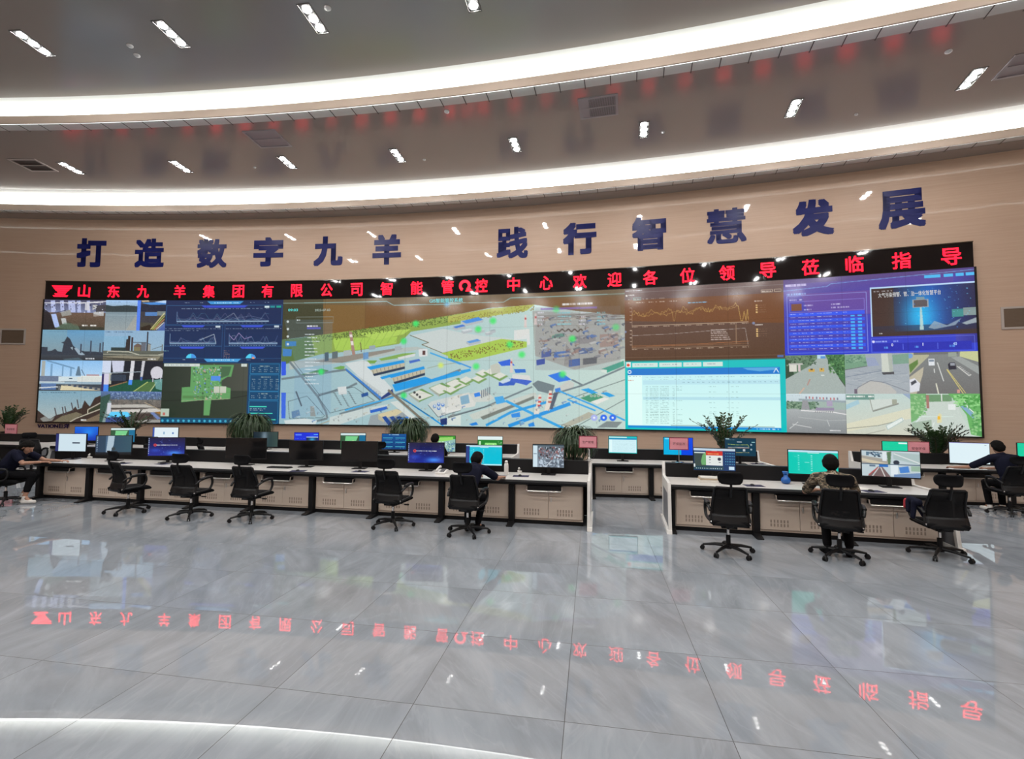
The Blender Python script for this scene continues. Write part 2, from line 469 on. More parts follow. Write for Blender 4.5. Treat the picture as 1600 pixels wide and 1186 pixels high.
for i, th in enumerate(nth):
    put_downlight(79.75, th, 10.6, 'large triple white downlight in top ceiling band, %s from the left' % ORD[i])
for j, R in enumerate((79.75, 75.4, 71.0, 66.6)):
    for i in range(-1, 10):
        if j == 0 and i < 4: continue
        th = nth[0]+step*i
        if TH0+.02 < th < TH1-.02:
            put_downlight(R, th, 10.6, 'triple white downlight in the high ceiling, above and behind the viewer')

# ------------------------------------------------------------------ ceiling vents, detectors
def ceiling_vent(px, py, label, w_, d_, grille):
    p = at_z(px, py, 10.15); t = thing('ceiling_vent', label, 'air vent', p, -th_of(p), 'ceiling air vents')
    b = .07; f = MB()
    f.box(-w_/2, w_/2, -d_/2, -d_/2+b, -.02, .002).box(-w_/2, w_/2, d_/2-b, d_/2, -.02, .002)
    f.box(-w_/2, -w_/2+b, -d_/2+b, d_/2-b, -.02, .002).box(w_/2-b, w_/2, -d_/2+b, d_/2-b, -.02, .002)
    f.box(-w_/2+b, w_/2-b, -.02, .02, -.018, .002)
    obj('frame', f, M_VENT if grille == 'dark' else M_GRILL, t)
    obj('core', MB().box(-w_/2+b, w_/2-b, -d_/2+b, d_/2-b, -.004, .001), M_VDK if grille != 'plate' else M_GRILL, t)
    if grille == 'bars':
        g = MB(); n = 26; x0 = -w_/2+.28
        g.box(-w_/2+b, x0, -d_/2+b, d_/2-b, -.014, -.005)
        for i in range(n):
            x = x0+(w_/2-b-x0)*(i+.5)/n; g.box(x-.008, x+.008, -d_/2+b, d_/2-b, -.014, -.005)
        obj('slat', g, M_GRILL, t)
ceiling_vent(418, 217, 'plain pale square ceiling vent left of centre in middle band', 1.05, .92, 'plate')
ceiling_vent(935, 167, 'white slatted ceiling vent right of centre in middle band', 1.05, .92, 'bars')
ceiling_vent(52, 258, 'dark open ceiling vent at the left end of middle band', .95, .85, 'dark')
ceiling_vent(1612, 98, 'pale ceiling vent at the right end of middle band', 1.05, .92, 'plate')
def detector(px, py, z, label, r=.07):
    p = at_z(px, py, z)
    o = obj('smoke_detector', MB().lathe([(r, .0), (r, -.02), (r*.75, -.035), (r*.3, -.045)], n=16), M_LFR, loc=p)
    tag(o, label, 'smoke detector', 'small ceiling detectors')
detector(203, 71, 10.6, 'small round detector in top band, upper of the left pair')
detector(214, 86, 10.6, 'small round detector in top band, lower of the left pair')
detector(512, 12, 10.6, 'small round detector in top band beside the third large downlight')
detector(698, 174, 10.15, 'round detector in middle band between the two pale vents')
detector(1482, 80, 10.15, 'round detector in middle band near the rightmost downlight')
detector(398, 261, 10.15, 'small round detector just left of the third middle band downlight', .045)
detector(663, 249, 10.15, 'small round detector just right of the fourth middle band downlight', .045)
detector(1036, 206, 10.15, 'small round detector just right of the sixth middle band downlight', .045)
detector(1338, 178, 10.15, 'small round detector between the seventh and eighth middle band downlights', .045)

# ------------------------------------------------------------------ wall vents
def wall_vent(px, py, label, w_=1.0, h_=.66):
    th, z = at_r(px, py, RW); t = thing('wall_vent', label, 'air vent', pol(RW, th, z-h_/2), -th, 'return air vents in the screen wall')
    f = MB(); b = .06
    f.box(-w_/2, w_/2, -.03, .0, 0, b).box(-w_/2, w_/2, -.03, .0, h_-b, h_).box(-w_/2, -w_/2+b, -.03, .0, b, h_-b).box(w_/2-b, w_/2, -.03, .0, b, h_-b)
    obj('frame', f, M_VENT, t)
    c = MB().box(-w_/2+b, w_/2-b, -.006, .0, b, h_-b)
    for i in range(14):
        z0 = b+(h_-2*b)*i/14; c.prism_x([(-.022, z0), (-.006, z0+.03), (-.006, z0+.036), (-.022, z0+.006)], -w_/2+b, w_/2-b)
    obj('slat', c, mat('brown_louvre', (.16, .11, .075), .6), t)
wall_vent(20.5, 526, 'brown louvred wall vent left of the video wall')
wall_vent(1599, 496, 'brown louvred wall vent right of the video wall')

# ------------------------------------------------------------------ bending flat lettering onto the wall arc
def bend(me, th, z, R, extr=0):
    v = np.zeros(len(me.vertices)*3, np.float32); me.vertices.foreach_get('co', v); v = v.reshape(-1, 3).astype(float)
    a = th+v[:, 0]/R; rr = R-v[:, 2]
    q = np.stack([CX+rr*np.sin(a), CY+rr*np.cos(a), z+v[:, 1]], 1)
    return q
def wall_glyph(name, ch, th, z, R, wd, ht, m, bold, extr, parent=None):
    me, dim = glyph(ch, 1.0, bold, extr)
    v = np.zeros(len(me.vertices)*3, np.float32); me.vertices.foreach_get('co', v); v = v.reshape(-1, 3)
    v[:, 0] *= wd/dim[0]; v[:, 1] *= ht/dim[1]; v[:, 2] *= 1
    me.vertices.foreach_set('co', v.ravel())
    p0 = Vector(pol(R, th, z-ht/2))
    q = bend(me, th, z, R)
    q = q-np.array(p0)
    me.vertices.foreach_set('co', q.astype(np.float32).ravel()); me.update()
    me.name = name; me.materials.append(m)
    o = bpy.data.objects.new(name, me); o.location = p0
    return link(o, parent)

# big blue wall characters
WCH = [('打', 120, 166, 371, 419), ('造', 211, 257, 372, 419), ('数', 308, 355, 372, 420), ('字', 396, 443, 370, 417), ('九', 490, 536, 369, 416), ('羊', 582, 627, 366, 414),
       ('践', 776, 825, 355, 404), ('行', 879, 932, 347, 398), ('智', 987, 1041, 339, 391), ('慧', 1104, 1166, 324, 382), ('发', 1237, 1303, 311, 369), ('展', 1371, 1446, 295, 358)]
for i, (ch, x0, x1, y0, y1) in enumerate(WCH):
    th, z = at_r((x0+x1)/2, (y0+y1)/2, RW)
    ta, _ = at_r(x0, (y0+y1)/2, RW); tb, _ = at_r(x1, (y0+y1)/2, RW)
    o = wall_glyph('wall_character', ch, th, z, RW-.008, (tb-ta)*RW, 1.24, M_NAVY, {'慧': .026, '智': .042, '数': .038, '践': .036, '造': .04, '展': .042}.get(ch, .052), .006)
    tag(o, 'navy blue raised character %s on the beige wall above the screen' % ch, 'sign', 'navy slogan characters')

# logo under the lower left corner of the screen
th, z = at_r(84, 665.5, RW)
o = wall_glyph('wall_logo', 'VATION巨洋', th, z, RW-.012, 1.28, .19, mat('violet_logo_ink', (.03, .015, .09), .4), .03, .01)
tag(o, 'small dark purple VATION lettering under the screen corner', 'sign')

# ------------------------------------------------------------------ LED ticker over the screen
RS = 88.05
U0, U1 = -.1940, .1890
Z0, Z1, ZT = 1.20, 6.23, 6.985
def arcbox(th0, th1, R0, R1, z0, z1, n=60):
    return MB().sweep([(R0, z0), (R1, z0), (R1, z1), (R0, z1)], th0, th1, n)
tk = thing('led_ticker', 'black LED ticker with red scrolling characters above the video wall', 'LED display', pol(RS, -.0025, Z1))
inv = Matrix.Translation(-Vector(tk.location))
def kid(o, par, iv): o.parent = par; o.matrix_parent_inverse = iv; return o
kid(obj('housing', arcbox(U0, U1, RS, RW-.004, Z1+.015, ZT), M_LEDB), tk, inv)
kid(obj('top_edge', arcbox(U0, U1, RS-.03, RW-.004, ZT, ZT+.03), mat('dark_bronze_edge', (.05, .035, .025), .12)), tk, inv)
LEDT = [('山', 132.6), ('东', 178.6), ('九', 224.5), ('羊', 281.9), ('集', 327.2), ('团', 373.2), ('有', 418.6), ('限', 464.5), ('公', 510.9), ('司', 557.6), ('智', 604.4), ('能', 651.4),
        ('管', 699.3), ('控', 752.2), ('中', 802.4), ('心', 853.4), ('欢', 906), ('迎', 960.2), ('各', 1016.2), ('位', 1074.4), ('领', 1136), ('导', 1200), ('莅', 1266.7), ('临', 1336), ('指', 1409.8), ('导', 1488)]
ZL = 6.60
for ch, px in LEDT:
    th, _ = at_r(px, 440, RS)
    kid(wall_glyph('led_character', ch, th, ZL, RS-.006, .49, .52, M_LED, .012, .003), tk, inv)
th, _ = at_r(97, 455, RS)          # striped emblem at the left end
e = MB()
def arcquad(mb, pts, R, dz=.006):
    n = len(pts); a = [pol(R, t, z) for t, z in pts]; b = [pol(R+dz, t, z) for t, z in pts]
    mb.add(a+b, [tuple(range(n)), tuple(range(2*n-1, n-1, -1))]+[(i, (i+1) % n, (i+1) % n+n, i+n) for i in range(n)])
for j, (xa, xb) in enumerate(((-.42, .42), (-.36, .40), (-.29, .30), (-.2, .22), (-.30, .16), (-.36, .26))):
    zz = ZL+.22-.082*j
    arcquad(e, [(th+xa/RS, zz), (th+xb/RS, zz), (th+(xb-.05)/RS, zz-.06), (th+(xa+.05)/RS, zz-.06)], RS-.008)
kid(obj('led_emblem', e, M_LED), tk, inv)
th, _ = at_r(726.3, 446, RS); e = MB()   # round hooked emblem in the middle of the text
ang = [math.radians(a) for a in range(-150, 151, 20)]
for a0, a1 in zip(ang[:-1], ang[1:]):
    f = lambda a, r: (th+(r*math.cos(a+math.pi/2))/RS, ZL+.02+r*math.sin(a+math.pi/2))
    arcquad(e, [f(a0, .13), f(a0, .23), f(a1, .23), f(a1, .13)], RS-.008)
arcquad(e, [(th+.02/RS, ZL-.2), (th+.16/RS, ZL-.02), (th+.32/RS, ZL-.2)], RS-.008)
kid(obj('led_emblem', e, M_LED), tk, inv)

# ================================================================== pictures on screens, drawn by code into a grid of coloured cells
class Canvas:
    def __init__(s, W, H, c=(0, 0, 0), seed=1):
        s.W, s.H = W, H; s.a = np.zeros((H, W, 3), np.float32)+np.array(c, np.float32); s.rng = np.random.RandomState(seed)
        s.X, s.Y = np.meshgrid((np.arange(W)+.5)/W, (np.arange(H)+.5)/H)
    def blend(s, sl, mask, c, al):
        r = s.a[sl]; al = mask*al
        r += (np.array(c, np.float32)-r)*al[..., None]
    def rect(s, x0, y0, x1, y1, c, al=1.0):
        i0, i1 = int(round(x0*s.W)), int(round(x1*s.W)); j0, j1 = int(round(y0*s.H)), int(round(y1*s.H))
        i1 = max(i1, i0+1); j1 = max(j1, j0+1)
        i0, i1, j0, j1 = max(i0, 0), min(i1, s.W), max(j0, 0), min(j1, s.H)
        if i1 > i0 and j1 > j0:
            r = s.a[j0:j1, i0:i1]; r += (np.array(c, np.float32)-r)*al
    def vgrad(s, x0, y0, x1, y1, c0, c1, al=1.0):
        i0, i1 = max(0, int(round(x0*s.W))), min(s.W, int(round(x1*s.W))); j0, j1 = max(0, int(round(y0*s.H))), min(s.H, int(round(y1*s.H)))
        if j1 <= j0: return
        t = np.linspace(0, 1, j1-j0)[:, None, None]; g = np.array(c0)*(1-t)+np.array(c1)*t
        r = s.a[j0:j1, i0:i1]; r += (g-r)*al
    def hgrad(s, x0, y0, x1, y1, c0, c1, al=1.0):
        i0, i1 = max(0, int(round(x0*s.W))), min(s.W, int(round(x1*s.W))); j0, j1 = max(0, int(round(y0*s.H))), min(s.H, int(round(y1*s.H)))
        if i1 <= i0: return
        t = np.linspace(0, 1, i1-i0)[None, :, None]; g = np.array(c0)*(1-t)+np.array(c1)*t
        r = s.a[j0:j1, i0:i1]; r += (g-r)*al
    def poly(s, pts, c, al=1.0):
        p = np.array(pts, float)*[s.W, s.H]
        i0, i1 = max(0, int(p[:, 0].min())), min(s.W, int(p[:, 0].max())+2); j0, j1 = max(0, int(p[:, 1].min())), min(s.H, int(p[:, 1].max())+2)
        if i1 <= i0 or j1 <= j0: return
        acc = np.zeros((j1-j0, i1-i0), np.float32)
        for ox, oy in ((.25, .25), (.75, .25), (.25, .75), (.75, .75)):
            x, y = np.meshgrid(np.arange(i0, i1)+ox, np.arange(j0, j1)+oy); ins = np.zeros(x.shape, bool)
            for k in range(len(p)):
                (xa, ya), (xb, yb) = p[k], p[(k+1) % len(p)]
                if ya == yb: continue
                cr = ((ya > y) != (yb > y)) & (x < (xb-xa)*(y-ya)/(yb-ya)+xa); ins ^= cr
            acc += ins*.25
        s.blend((slice(j0, j1), slice(i0, i1)), acc, c, al)
    def line(s, pts, w_, c, al=1.0):
        for (xa, ya), (xb, yb) in zip(pts[:-1], pts[1:]):
            dx, dy = (xb-xa)*s.W, (yb-ya)*s.H; l = math.hypot(dx, dy) or 1
            nx, ny = -dy/l*w_/2/s.W, dx/l*w_/2/s.H
            s.poly([(xa+nx, ya+ny), (xb+nx, yb+ny), (xb-nx, yb-ny), (xa-nx, ya-ny)], c, al)
    def disc(s, x, y, r, c, al=1.0, soft=0):     # r in cells
        d = np.hypot((s.X-x)*s.W, (s.Y-y)*s.H)
        m = np.clip((r-d)/max(soft, .7)+.5, 0, 1) if not soft else np.clip((r-d)/soft, 0, 1)
        s.a += (np.array(c, np.float32)-s.a)*(m*al)[..., None]
    def text(s, x0, y, x1, c, al=.9, h=None, gap=.3, word=3):   # a line of writing too small to read
        i = int(x0*s.W); e = int(x1*s.W); j = min(s.H-1, int(y*s.H)); hh = max(1, int(h*s.H)) if h else 1
        while i < e:
            n = s.rng.randint(1, word+1)
            if s.rng.rand() > gap:
                r = s.a[j:j+hh, i:min(i+n, e)]; r += (np.array(c, np.float32)-r)*al*(.6+.4*s.rng.rand())
            i += n+(1 if s.rng.rand() > .5 else 0)
    def speck(s, x0, y0, x1, y1, n, cols, size=(1, 3), al=.8):
        for _ in range(n):
            x, y = s.rng.uniform(x0, x1), s.rng.uniform(y0, y1); c = cols[s.rng.randint(len(cols))]
            s.rect(x, y, x+s.rng.uniform(*size)/s.W, y+s.rng.uniform(*size)/s.H, c, al)
    def noise(s, amt, x0=0, y0=0, x1=1, y1=1, cell=1):
        i0, i1 = int(x0*s.W), int(x1*s.W); j0, j1 = int(y0*s.H), int(y1*s.H)
        n = s.rng.randn((j1-j0)//cell+1, (i1-i0)//cell+1).repeat(cell, 0).repeat(cell, 1)[:j1-j0, :i1-i0]
        s.a[j0:j1, i0:i1] += (n*amt)[..., None]
    def linear(s):
        v = np.clip(s.a, 0, 255)/255
        return np.where(v <= .04045, v/12.92, ((v+.055)/1.055)**2.4)
def pixel_mesh(name, cv, P, parent=None):
    """P(u, v) -> world/local coordinates for arrays u (left to right) and v (top to bottom)"""
    W, H = cv.W, cv.H
    u, v = np.meshgrid(np.linspace(0, 1, W), np.linspace(0, 1, H))
    q = P(u, v).reshape(-1, 3).astype(np.float32)
    me = bpy.data.meshes.new(name)
    me.vertices.add(W*H); me.vertices.foreach_set('co', q.ravel())
    idx = np.arange(W*H).reshape(H, W)
    f = np.stack([idx[:-1, :-1], idx[1:, :-1], idx[1:, 1:], idx[:-1, 1:]], -1).reshape(-1, 4)
    nf = len(f); me.loops.add(nf*4); me.polygons.add(nf)
    me.loops.foreach_set('vertex_index', f.ravel().astype(np.int32))
    me.polygons.foreach_set('loop_start', np.arange(0, nf*4, 4, dtype=np.int32))
    me.update(calc_edges=True)
    at = me.attributes.new('pixels', 'FLOAT_COLOR', 'POINT')
    c = np.ones((W*H, 4), np.float32); c[:, :3] = cv.linear().reshape(-1, 3)
    at.data.foreach_set('color', c.ravel())
    me.materials.append(SCRM)
    o = bpy.data.objects.new(name, me)
    return link(o, parent)
# ------------------------------------------------------------------ the video wall
vw = thing('video_wall', 'huge curved video wall of camera feeds, charts and a plant map', 'video wall', pol(RS, -.0025, Z0))
vinv = Matrix.Translation(-Vector(vw.location))
bz = MB().sweep([(RS+.004, Z0-.03), (RW-.004, Z0-.03), (RW-.004, Z1+.012), (RS+.004, Z1+.012)], U0-.0004, U1+.0004, 80)
kid(obj('cabinet', bz, mat('black_screen_cabinet', (.01, .01, .01), .3)), vw, vinv)
fr = MB().sweep([(RS-.012, Z0-.045), (RS+.01, Z0-.045), (RS+.01, Z0-.006), (RS-.012, Z0-.006)], U0-.0006, U1+.0006, 80)
for a in (U0-.0006, U1): fr.sweep([(RS-.012, Z0-.006), (RS+.01, Z0-.006), (RS+.01, Z1), (RS-.012, Z1)], a, a+.0006, 1)
fr.sweep([(RS-.012, Z1), (RS+.01, Z1), (RS+.01, Z1+.012), (RS-.012, Z1+.012)], U0-.0006, U1+.0006, 80)
kid(obj('bezel', fr, mat('black_bezel', (.008, .008, .008), .25)), vw, vinv)
def win(name, u0, u1, v0, v1, cv, label=None):
    # faint joints between the display modules
    def P(u, v):
        th = U0+(U1-U0)*(u0+(u1-u0)*u); z = Z1-(Z1-Z0)*(v0+(v1-v0)*v)
        return np.stack([CX+RS*np.sin(th), CY+RS*np.cos(th), z], -1)
    for k in range(1, 20):
        x = (k/20-u0)/(u1-u0)
        if .01 < x < .99: cv.rect(x, 0, x+.5/cv.W, 1, (0, 0, 0), .13)
    for k in range(1, 4):
        y = (k/4-v0)/(v1-v0)
        if .01 < y < .99: cv.rect(0, y, 1, y+.5/cv.H, (0, 0, 0), .08)
    o = kid(pixel_mesh(name, cv, P), vw, vinv)
    if label: o['label'] = label
    return o
def screen_text(body, px, py, wpx, hgt, rgb, bold=.01):
    th, z = at_r(px, py, RS); ta, _ = at_r(px-wpx/2, py, RS); tb, _ = at_r(px+wpx/2, py, RS)
    m = mat('screen_lettering_%02x%02x%02x' % rgb, (0, 0, 0), .5, emit=lin(rgb), estr=1.0); m.cycles.emission_sampling = 'NONE'
    return kid(wall_glyph('screen_lettering', body, th, z, RS-.005, (tb-ta)*RS, hgt, m, bold, .002), vw, vinv)
W_, H_ = 1700, 264
def cvs(u0, u1, v0, v1, c, seed, f=1.0): return Canvas(int(W_*(u1-u0)*f), int(H_*(v1-v0)*f), c, seed)

# --- eight camera pictures at the left end (two columns, four rows)
def feed(i, j): return cvs(0, .0745, 0, .25, (60, 70, 80), i*7+j, 1.0)
F = .0745
c = feed(0, 0)                                       # workshop hall seen by a wide lens
c.vgrad(0, 0, 1, .45, (70, 70, 95), (130, 140, 175)); c.vgrad(0, .42, 1, 1, (105, 85, 75), (55, 58, 48))
for x, w_ in ((.1, .07), (.25, .06), (.38, .11), (.52, .06), (.68, .05)): c.poly([(x, .04), (x+w_, .03), (x+w_+.02, .42), (x+.02, .42)], (185, 195, 235), .9)
c.poly([(.12, .48), (.2, .47), (.27, .9), (.19, .92)], (170, 190, 235)); c.poly([(0, .3), (.1, .45), (.2, .95), (0, 1)], (28, 26, 32), .85)
c.line([(0, .12), (.6, .1), (1, .05)], 1.5, (230, 230, 240)); c.line([(.08, .5), (.35, .35)], 1.2, (50, 50, 70)); c.line([(.5, .12), (.95, .08)], 2, (215, 215, 220))
c.poly([(.27, .42), (.42, .33), (.45, .5), (.3, .56)], (150, 150, 145)); c.poly([(.28, .62), (.36, .6), (.38, .8), (.31, .8)], (185, 190, 190))
c.poly([(.66, .1), (.72, .1), (.74, .36), (.66, .34)], (205, 205, 215)); c.poly([(.82, .2), (1, .15), (1, .38), (.85, .4)], (70, 68, 75)); c.poly([(.78, .17), (.86, .17), (.82, .34), (.78, .33)], (190, 190, 190))
c.poly([(.8, .4), (.97, .38), (.97, .52), (.8, .55)], (185, 185, 185)); c.poly([(.2, .95), (.35, .75), (.55, .8), (.6, 1)], (95, 125, 105), .6); c.poly([(.3, .55), (.7, .42), (1, .55), (1, .9), (.5, .85)], (110, 85, 68), .45)
c.text(.63, .83, .87, (235, 235, 230), 1, .05, .05, 6); c.noise(6); c.speck(0, .05, 1, .4, 70, [(40, 40, 60), (220, 225, 245), (90, 95, 130)])
win('camera_feed', 0, F, 0, .25, c)
c = feed(0, 1)                                       # yard and a covered bay, two views side by side
c.vgrad(0, 0, .52, .2, (170, 205, 245), (150, 180, 205)); c.poly([(0, .16), (.12, .2), (.35, .17), (.52, .2), (.52, .4), (0, .4)], (50, 62, 66)); c.vgrad(0, .4, .52, 1, (125, 145, 155), (150, 160, 162))
c.poly([(.35, 1), (.5, .5), (.52, .5), (.52, 1)], (175, 168, 155), .5); c.rect(0, .48, .52, .5, (165, 185, 195), .8); c.rect(.52, 0, .58, 1, (85, 130, 235))
c.rect(.58, 0, 1, 1, (62, 60, 66)); c.poly([(.58, .02), (.7, 0), (.72, .05), (.6, .06)], (200, 180, 150)); c.poly([(.58, .09), (.8, .07), (1, .02), (1, .14), (.75, .16)], (75, 140, 215)); c.poly([(.8, .06), (1, .0), (1, .1)], (190, 215, 245))
c.rect(.58, .15, 1, .38, (38, 42, 60)); c.rect(.66, .4, .86, .52, (85, 130, 190)); c.rect(.86, .36, 1, .5, (120, 130, 130)); c.poly([(.58, .72), (.8, .75), (.84, 1), (.58, 1)], (75, 72, 62)); c.poly([(.6, .88), (.75, .8), (.8, 1), (.6, 1)], (48, 38, 30))
for k, q in enumerate(((230, 220, 150), (190, 200, 90), (215, 150, 90), (235, 235, 225), (150, 160, 110))): c.line([(.76+.03*k, .96), (.98, .42+.1*k)], 2, q, .85)
c.poly([(.86, 1), (1, .7), (1, 1)], (80, 110, 190), .8); c.text(.05, .07, .42, (60, 90, 130), .6, .03); c.noise(5)
win('camera_feed', F, 2*F, 0, .25, c)
c = feed(1, 0)                                       # blast furnace skyline in haze
c.vgrad(0, 0, 1, .8, (100, 155, 195), (125, 150, 165)); c.vgrad(0, 0, .4, .7, (125, 165, 180), (135, 155, 160), .6)
c.poly([(0, .56), (.1, .57), (.1, .7), (.17, .68), (.22, .62), (.26, .7), (.33, .72), (.35, .45), (.31, .42), (.36, .38), (.4, .22), (.45, .3), (.5, .5), (.56, .62), (.62, .66), (.7, .7), (.8, .7), (1, .72), (1, 1), (0, 1)], (52, 60, 72))
c.poly([(.52, .6), (.56, .58), (.7, .8), (.68, .84), (.6, .8)], (150, 170, 185)); c.poly([(.46, .58), (.5, .55), (.5, .66)], (150, 170, 180))
for x, y, w_ in ((.62, .46, .02), (.775, .35, .025), (.93, .42, .02), (.98, .4, .02)): c.rect(x, y, x+w_, .75, (62, 72, 88))
c.vgrad(0, .82, 1, 1, (60, 68, 78), (48, 52, 58)); c.poly([(.35, .95), (.6, .9), (.7, 1), (.4, 1)], (85, 110, 120), .7); c.text(.72, .92, .86, (220, 225, 230), 1, .05, .1, 5); c.text(.05, .07, .55, (70, 100, 130), .5, .03); c.noise(3)
win('camera_feed', 0, F, .25, .5, c)
c = feed(1, 1)                                       # plant with twin towers and white pipe
c.vgrad(0, 0, 1, .75, (140, 175, 205), (150, 180, 200)); c.vgrad(0, .2, .4, .7, (125, 175, 205), (130, 170, 195), .6); c.text(.03, .06, .5, (60, 85, 110), .7, .04)
c.rect(.13, .56, .4, .66, (48, 62, 62)); c.rect(.4, .18, .44, .7, (48, 44, 46)); c.poly([(.37, .3), (.41, .28), (.42, .7), (.36, .62)], (52, 48, 48)); c.rect(.455, .22, .485, .68, (66, 58, 62)); c.rect(.705, .05, .73, .8, (52, 50, 58))
c.poly([(.5, .5), (.56, .42), (.62, .48), (.63, .76), (.5, .76)], (110, 92, 82)); c.rect(.5, .54, .6, .66, (125, 118, 88)); c.rect(.62, .4, .7, .78, (90, 88, 96), .8); c.rect(.73, .46, .78, .78, (150, 150, 142)); c.line([(.46, .4), (.7, .4), (.78, .46)], 1.5, (80, 85, 95))
c.line([(.8, .62), (.98, .5)], 1, (90, 90, 90)); c.rect(.96, .45, .975, .75, (110, 110, 105)); c.vgrad(0, .66, 1, 1, (95, 100, 92), (75, 75, 66))
c.line([(.07, .74), (.08, .68), (.42, .7), (.6, .8), (.9, .8), (1, .76)], 2, (185, 185, 168)); c.line([(0, .78), (.5, .8), (1, .82)], 1.5, (160, 160, 145)); c.poly([(0, .86), (.3, .82), (.75, .86), (.95, .84), (.9, .98), (.4, .94), (0, .94)], (135, 130, 112)); c.line([(0, .9), (.5, .94), (.85, .93)], 2, (48, 44, 38)); c.text(.74, .92, .88, (225, 225, 220), 1, .05, .1, 5); c.noise(4)
win('camera_feed', F, 2*F, .25, .5, c)
c = feed(2, 0)                                       # pale yard, gantry and low cream building
c.vgrad(0, 0, 1, .55, (140, 190, 235), (175, 210, 240)); c.line([(.1, .02), (.55, .27)], 3, (110, 150, 185)); c.rect(.02, .03, .08, .55, (165, 170, 165))
for x in (.17, .35, .48): c.rect(x, .1+.4*(x-.1), x+.025, .52, (120, 160, 195))
c.poly([(.57, .5), (.6, .2), (.625, .2), (.66, .5)], (95, 120, 140)); c.line([(.66, .3), (.72, .5)], 1.5, (85, 110, 135)); c.rect(.75, .45, .95, .55, (175, 145, 150))
c.rect(0, .52, .35, .7, (105, 120, 145)); c.rect(.3, .53, .6, .68, (205, 220, 225)); c.rect(.6, .53, 1, .72, (215, 220, 215)); c.rect(.47, .57, .52, .61, (70, 90, 110)); c.rect(0, .7, 1, .78, (150, 175, 190)); c.rect(.03, .76, .27, .95, (95, 130, 185), .8)
c.line([(0, .71), (.4, .71)], 1.5, (225, 235, 235)); c.rect(.66, .5, 1, .53, (225, 230, 225)); c.poly([(.35, .82), (.5, .83), (.98, .97), (.34, .97)], (215, 205, 170)); c.poly([(.35, .8), (.5, .78), (.98, .9), (.98, .98)], (185, 180, 165), .6)
for k in range(6): c.rect(.46+.085*k, .78+.022*k, .51+.085*k, .84+.022*k, (60, 75, 95))
c.line([(0, .9), (.3, .86)], 2, (220, 225, 225)); c.rect(.31, .84, .34, .97, (110, 115, 115)); c.noise(4)
win('camera_feed', 0, F, .5, .75, c)
c = feed(2, 1)                                       # tank room with green floor, white and blue pillars
c.rect(0, 0, 1, 1, (28, 34, 44)); c.poly([(.12, .85), (.5, .62), (1, .6), (1, 1), (0, 1)], (28, 82, 62)); c.poly([(.52, 1), (.75, .68), (.92, .68), (.8, 1)], (78, 112, 66)); c.line([(.53, 1), (.76, .68)], 1.5, (195, 205, 120)); c.line([(.8, 1), (.91, .68)], 1.5, (205, 215, 160))
c.poly([(.15, 0), (.36, 0), (.35, .36), (.18, .38)], (200, 205, 225)); c.rect(0, 0, .14, .4, (205, 215, 235)); c.rect(.04, .4, .12, .78, (210, 205, 225)); c.rect(.12, .4, .16, .75, (185, 185, 170)); c.rect(.04, .78, .12, 1, (70, 135, 235)); c.rect(0, .42, .04, 1, (50, 42, 95))
c.poly([(.47, 0), (.53, 0), (.51, .62), (.45, .62)], (215, 215, 220)); c.poly([(.445, .62), (.505, .62), (.5, .78), (.44, .78)], (70, 140, 240)); c.poly([(.65, 0), (.7, 0), (.67, .52), (.63, .52)], (200, 200, 205)); c.poly([(.63, .52), (.67, .52), (.665, .64), (.63, .64)], (70, 100, 165))
c.disc(.9, .38, 13, (205, 205, 212)); c.rect(.82, .3, .99, .55, (205, 205, 214)); c.rect(.83, .55, .85, .68, (200, 200, 210)); c.rect(.96, .55, .98, .68, (190, 195, 205)); c.poly([(.86, .62), (1, .58), (1, .95), (.9, .9)], (120, 170, 170), .8)
c.line([(0, .42), (.6, .36), (.65, .36)], 1.5, (165, 180, 190)); c.line([(.14, .84), (.42, .68)], 2, (150, 115, 80)); c.rect(.14, .45, .4, .65, (60, 75, 95), .7); c.noise(4)
win('camera_feed', F, 2*F, .5, .75, c)
c = feed(3, 0)                                       # tilted skyline at dusk with road
c.vgrad(0, 0, 1, .9, (125, 165, 185), (165, 178, 178)); c.text(.05, .05, .6, (60, 85, 105), .6, .04)
c.poly([(0, .62), (.08, .75), (.2, .92), (.3, .78), (.42, .72), (.55, .62), (.6, .5), (.63, .6), (.7, .55), (.74, .3), (.79, .42), (.83, .5), (.9, .22), (1, .14), (1, 1), (0, 1)], (58, 46, 42))
c.poly([(.25, 1), (.4, .8), (.62, .68), (.72, .75), (.5, 1)], (115, 108, 88)); c.poly([(.05, .9), (.12, .82), (.2, .92), (.28, .84), (.24, .96), (.1, 1)], (150, 155, 150), .8); c.line([(.52, 1), (.62, .88), (1, .58)], 2, (190, 185, 165)); c.line([(.8, .72), (.8, .6), (1, .38)], 2, (185, 180, 160)); c.poly([(.82, .68), (.84, .58), (1, .42), (1, .55)], (50, 58, 42)); c.poly([(.7, 1), (1, .72), (1, .95)], (120, 105, 85))
for x, y, a in ((.27, .55, .1), (.39, .52, .08), (.43, .5, .09), (.53, .38, .1), (.62, .28, .08)): c.line([(x, y), (x+a*.4, y+.28)], 2, (70, 62, 66))
c.text(.7, .92, .8, (220, 220, 215), 1, .05, .1, 5); c.noise(4)
win('camera_feed', 0, F, .75, 1, c)
c = feed(3, 1)                                       # conveyor gallery beside a cyan roofed shed
c.vgrad(0, 0, 1, .3, (85, 115, 165), (80, 95, 110)); c.vgrad(0, .28, 1, 1, (110, 105, 100), (88, 82, 78)); c.poly([(0, .2), (.16, .08), (.12, 1), (0, 1)], (50, 82, 72)); c.poly([(.05, 1), (.14, .3), (.18, .3), (.14, 1)], (130, 150, 150))
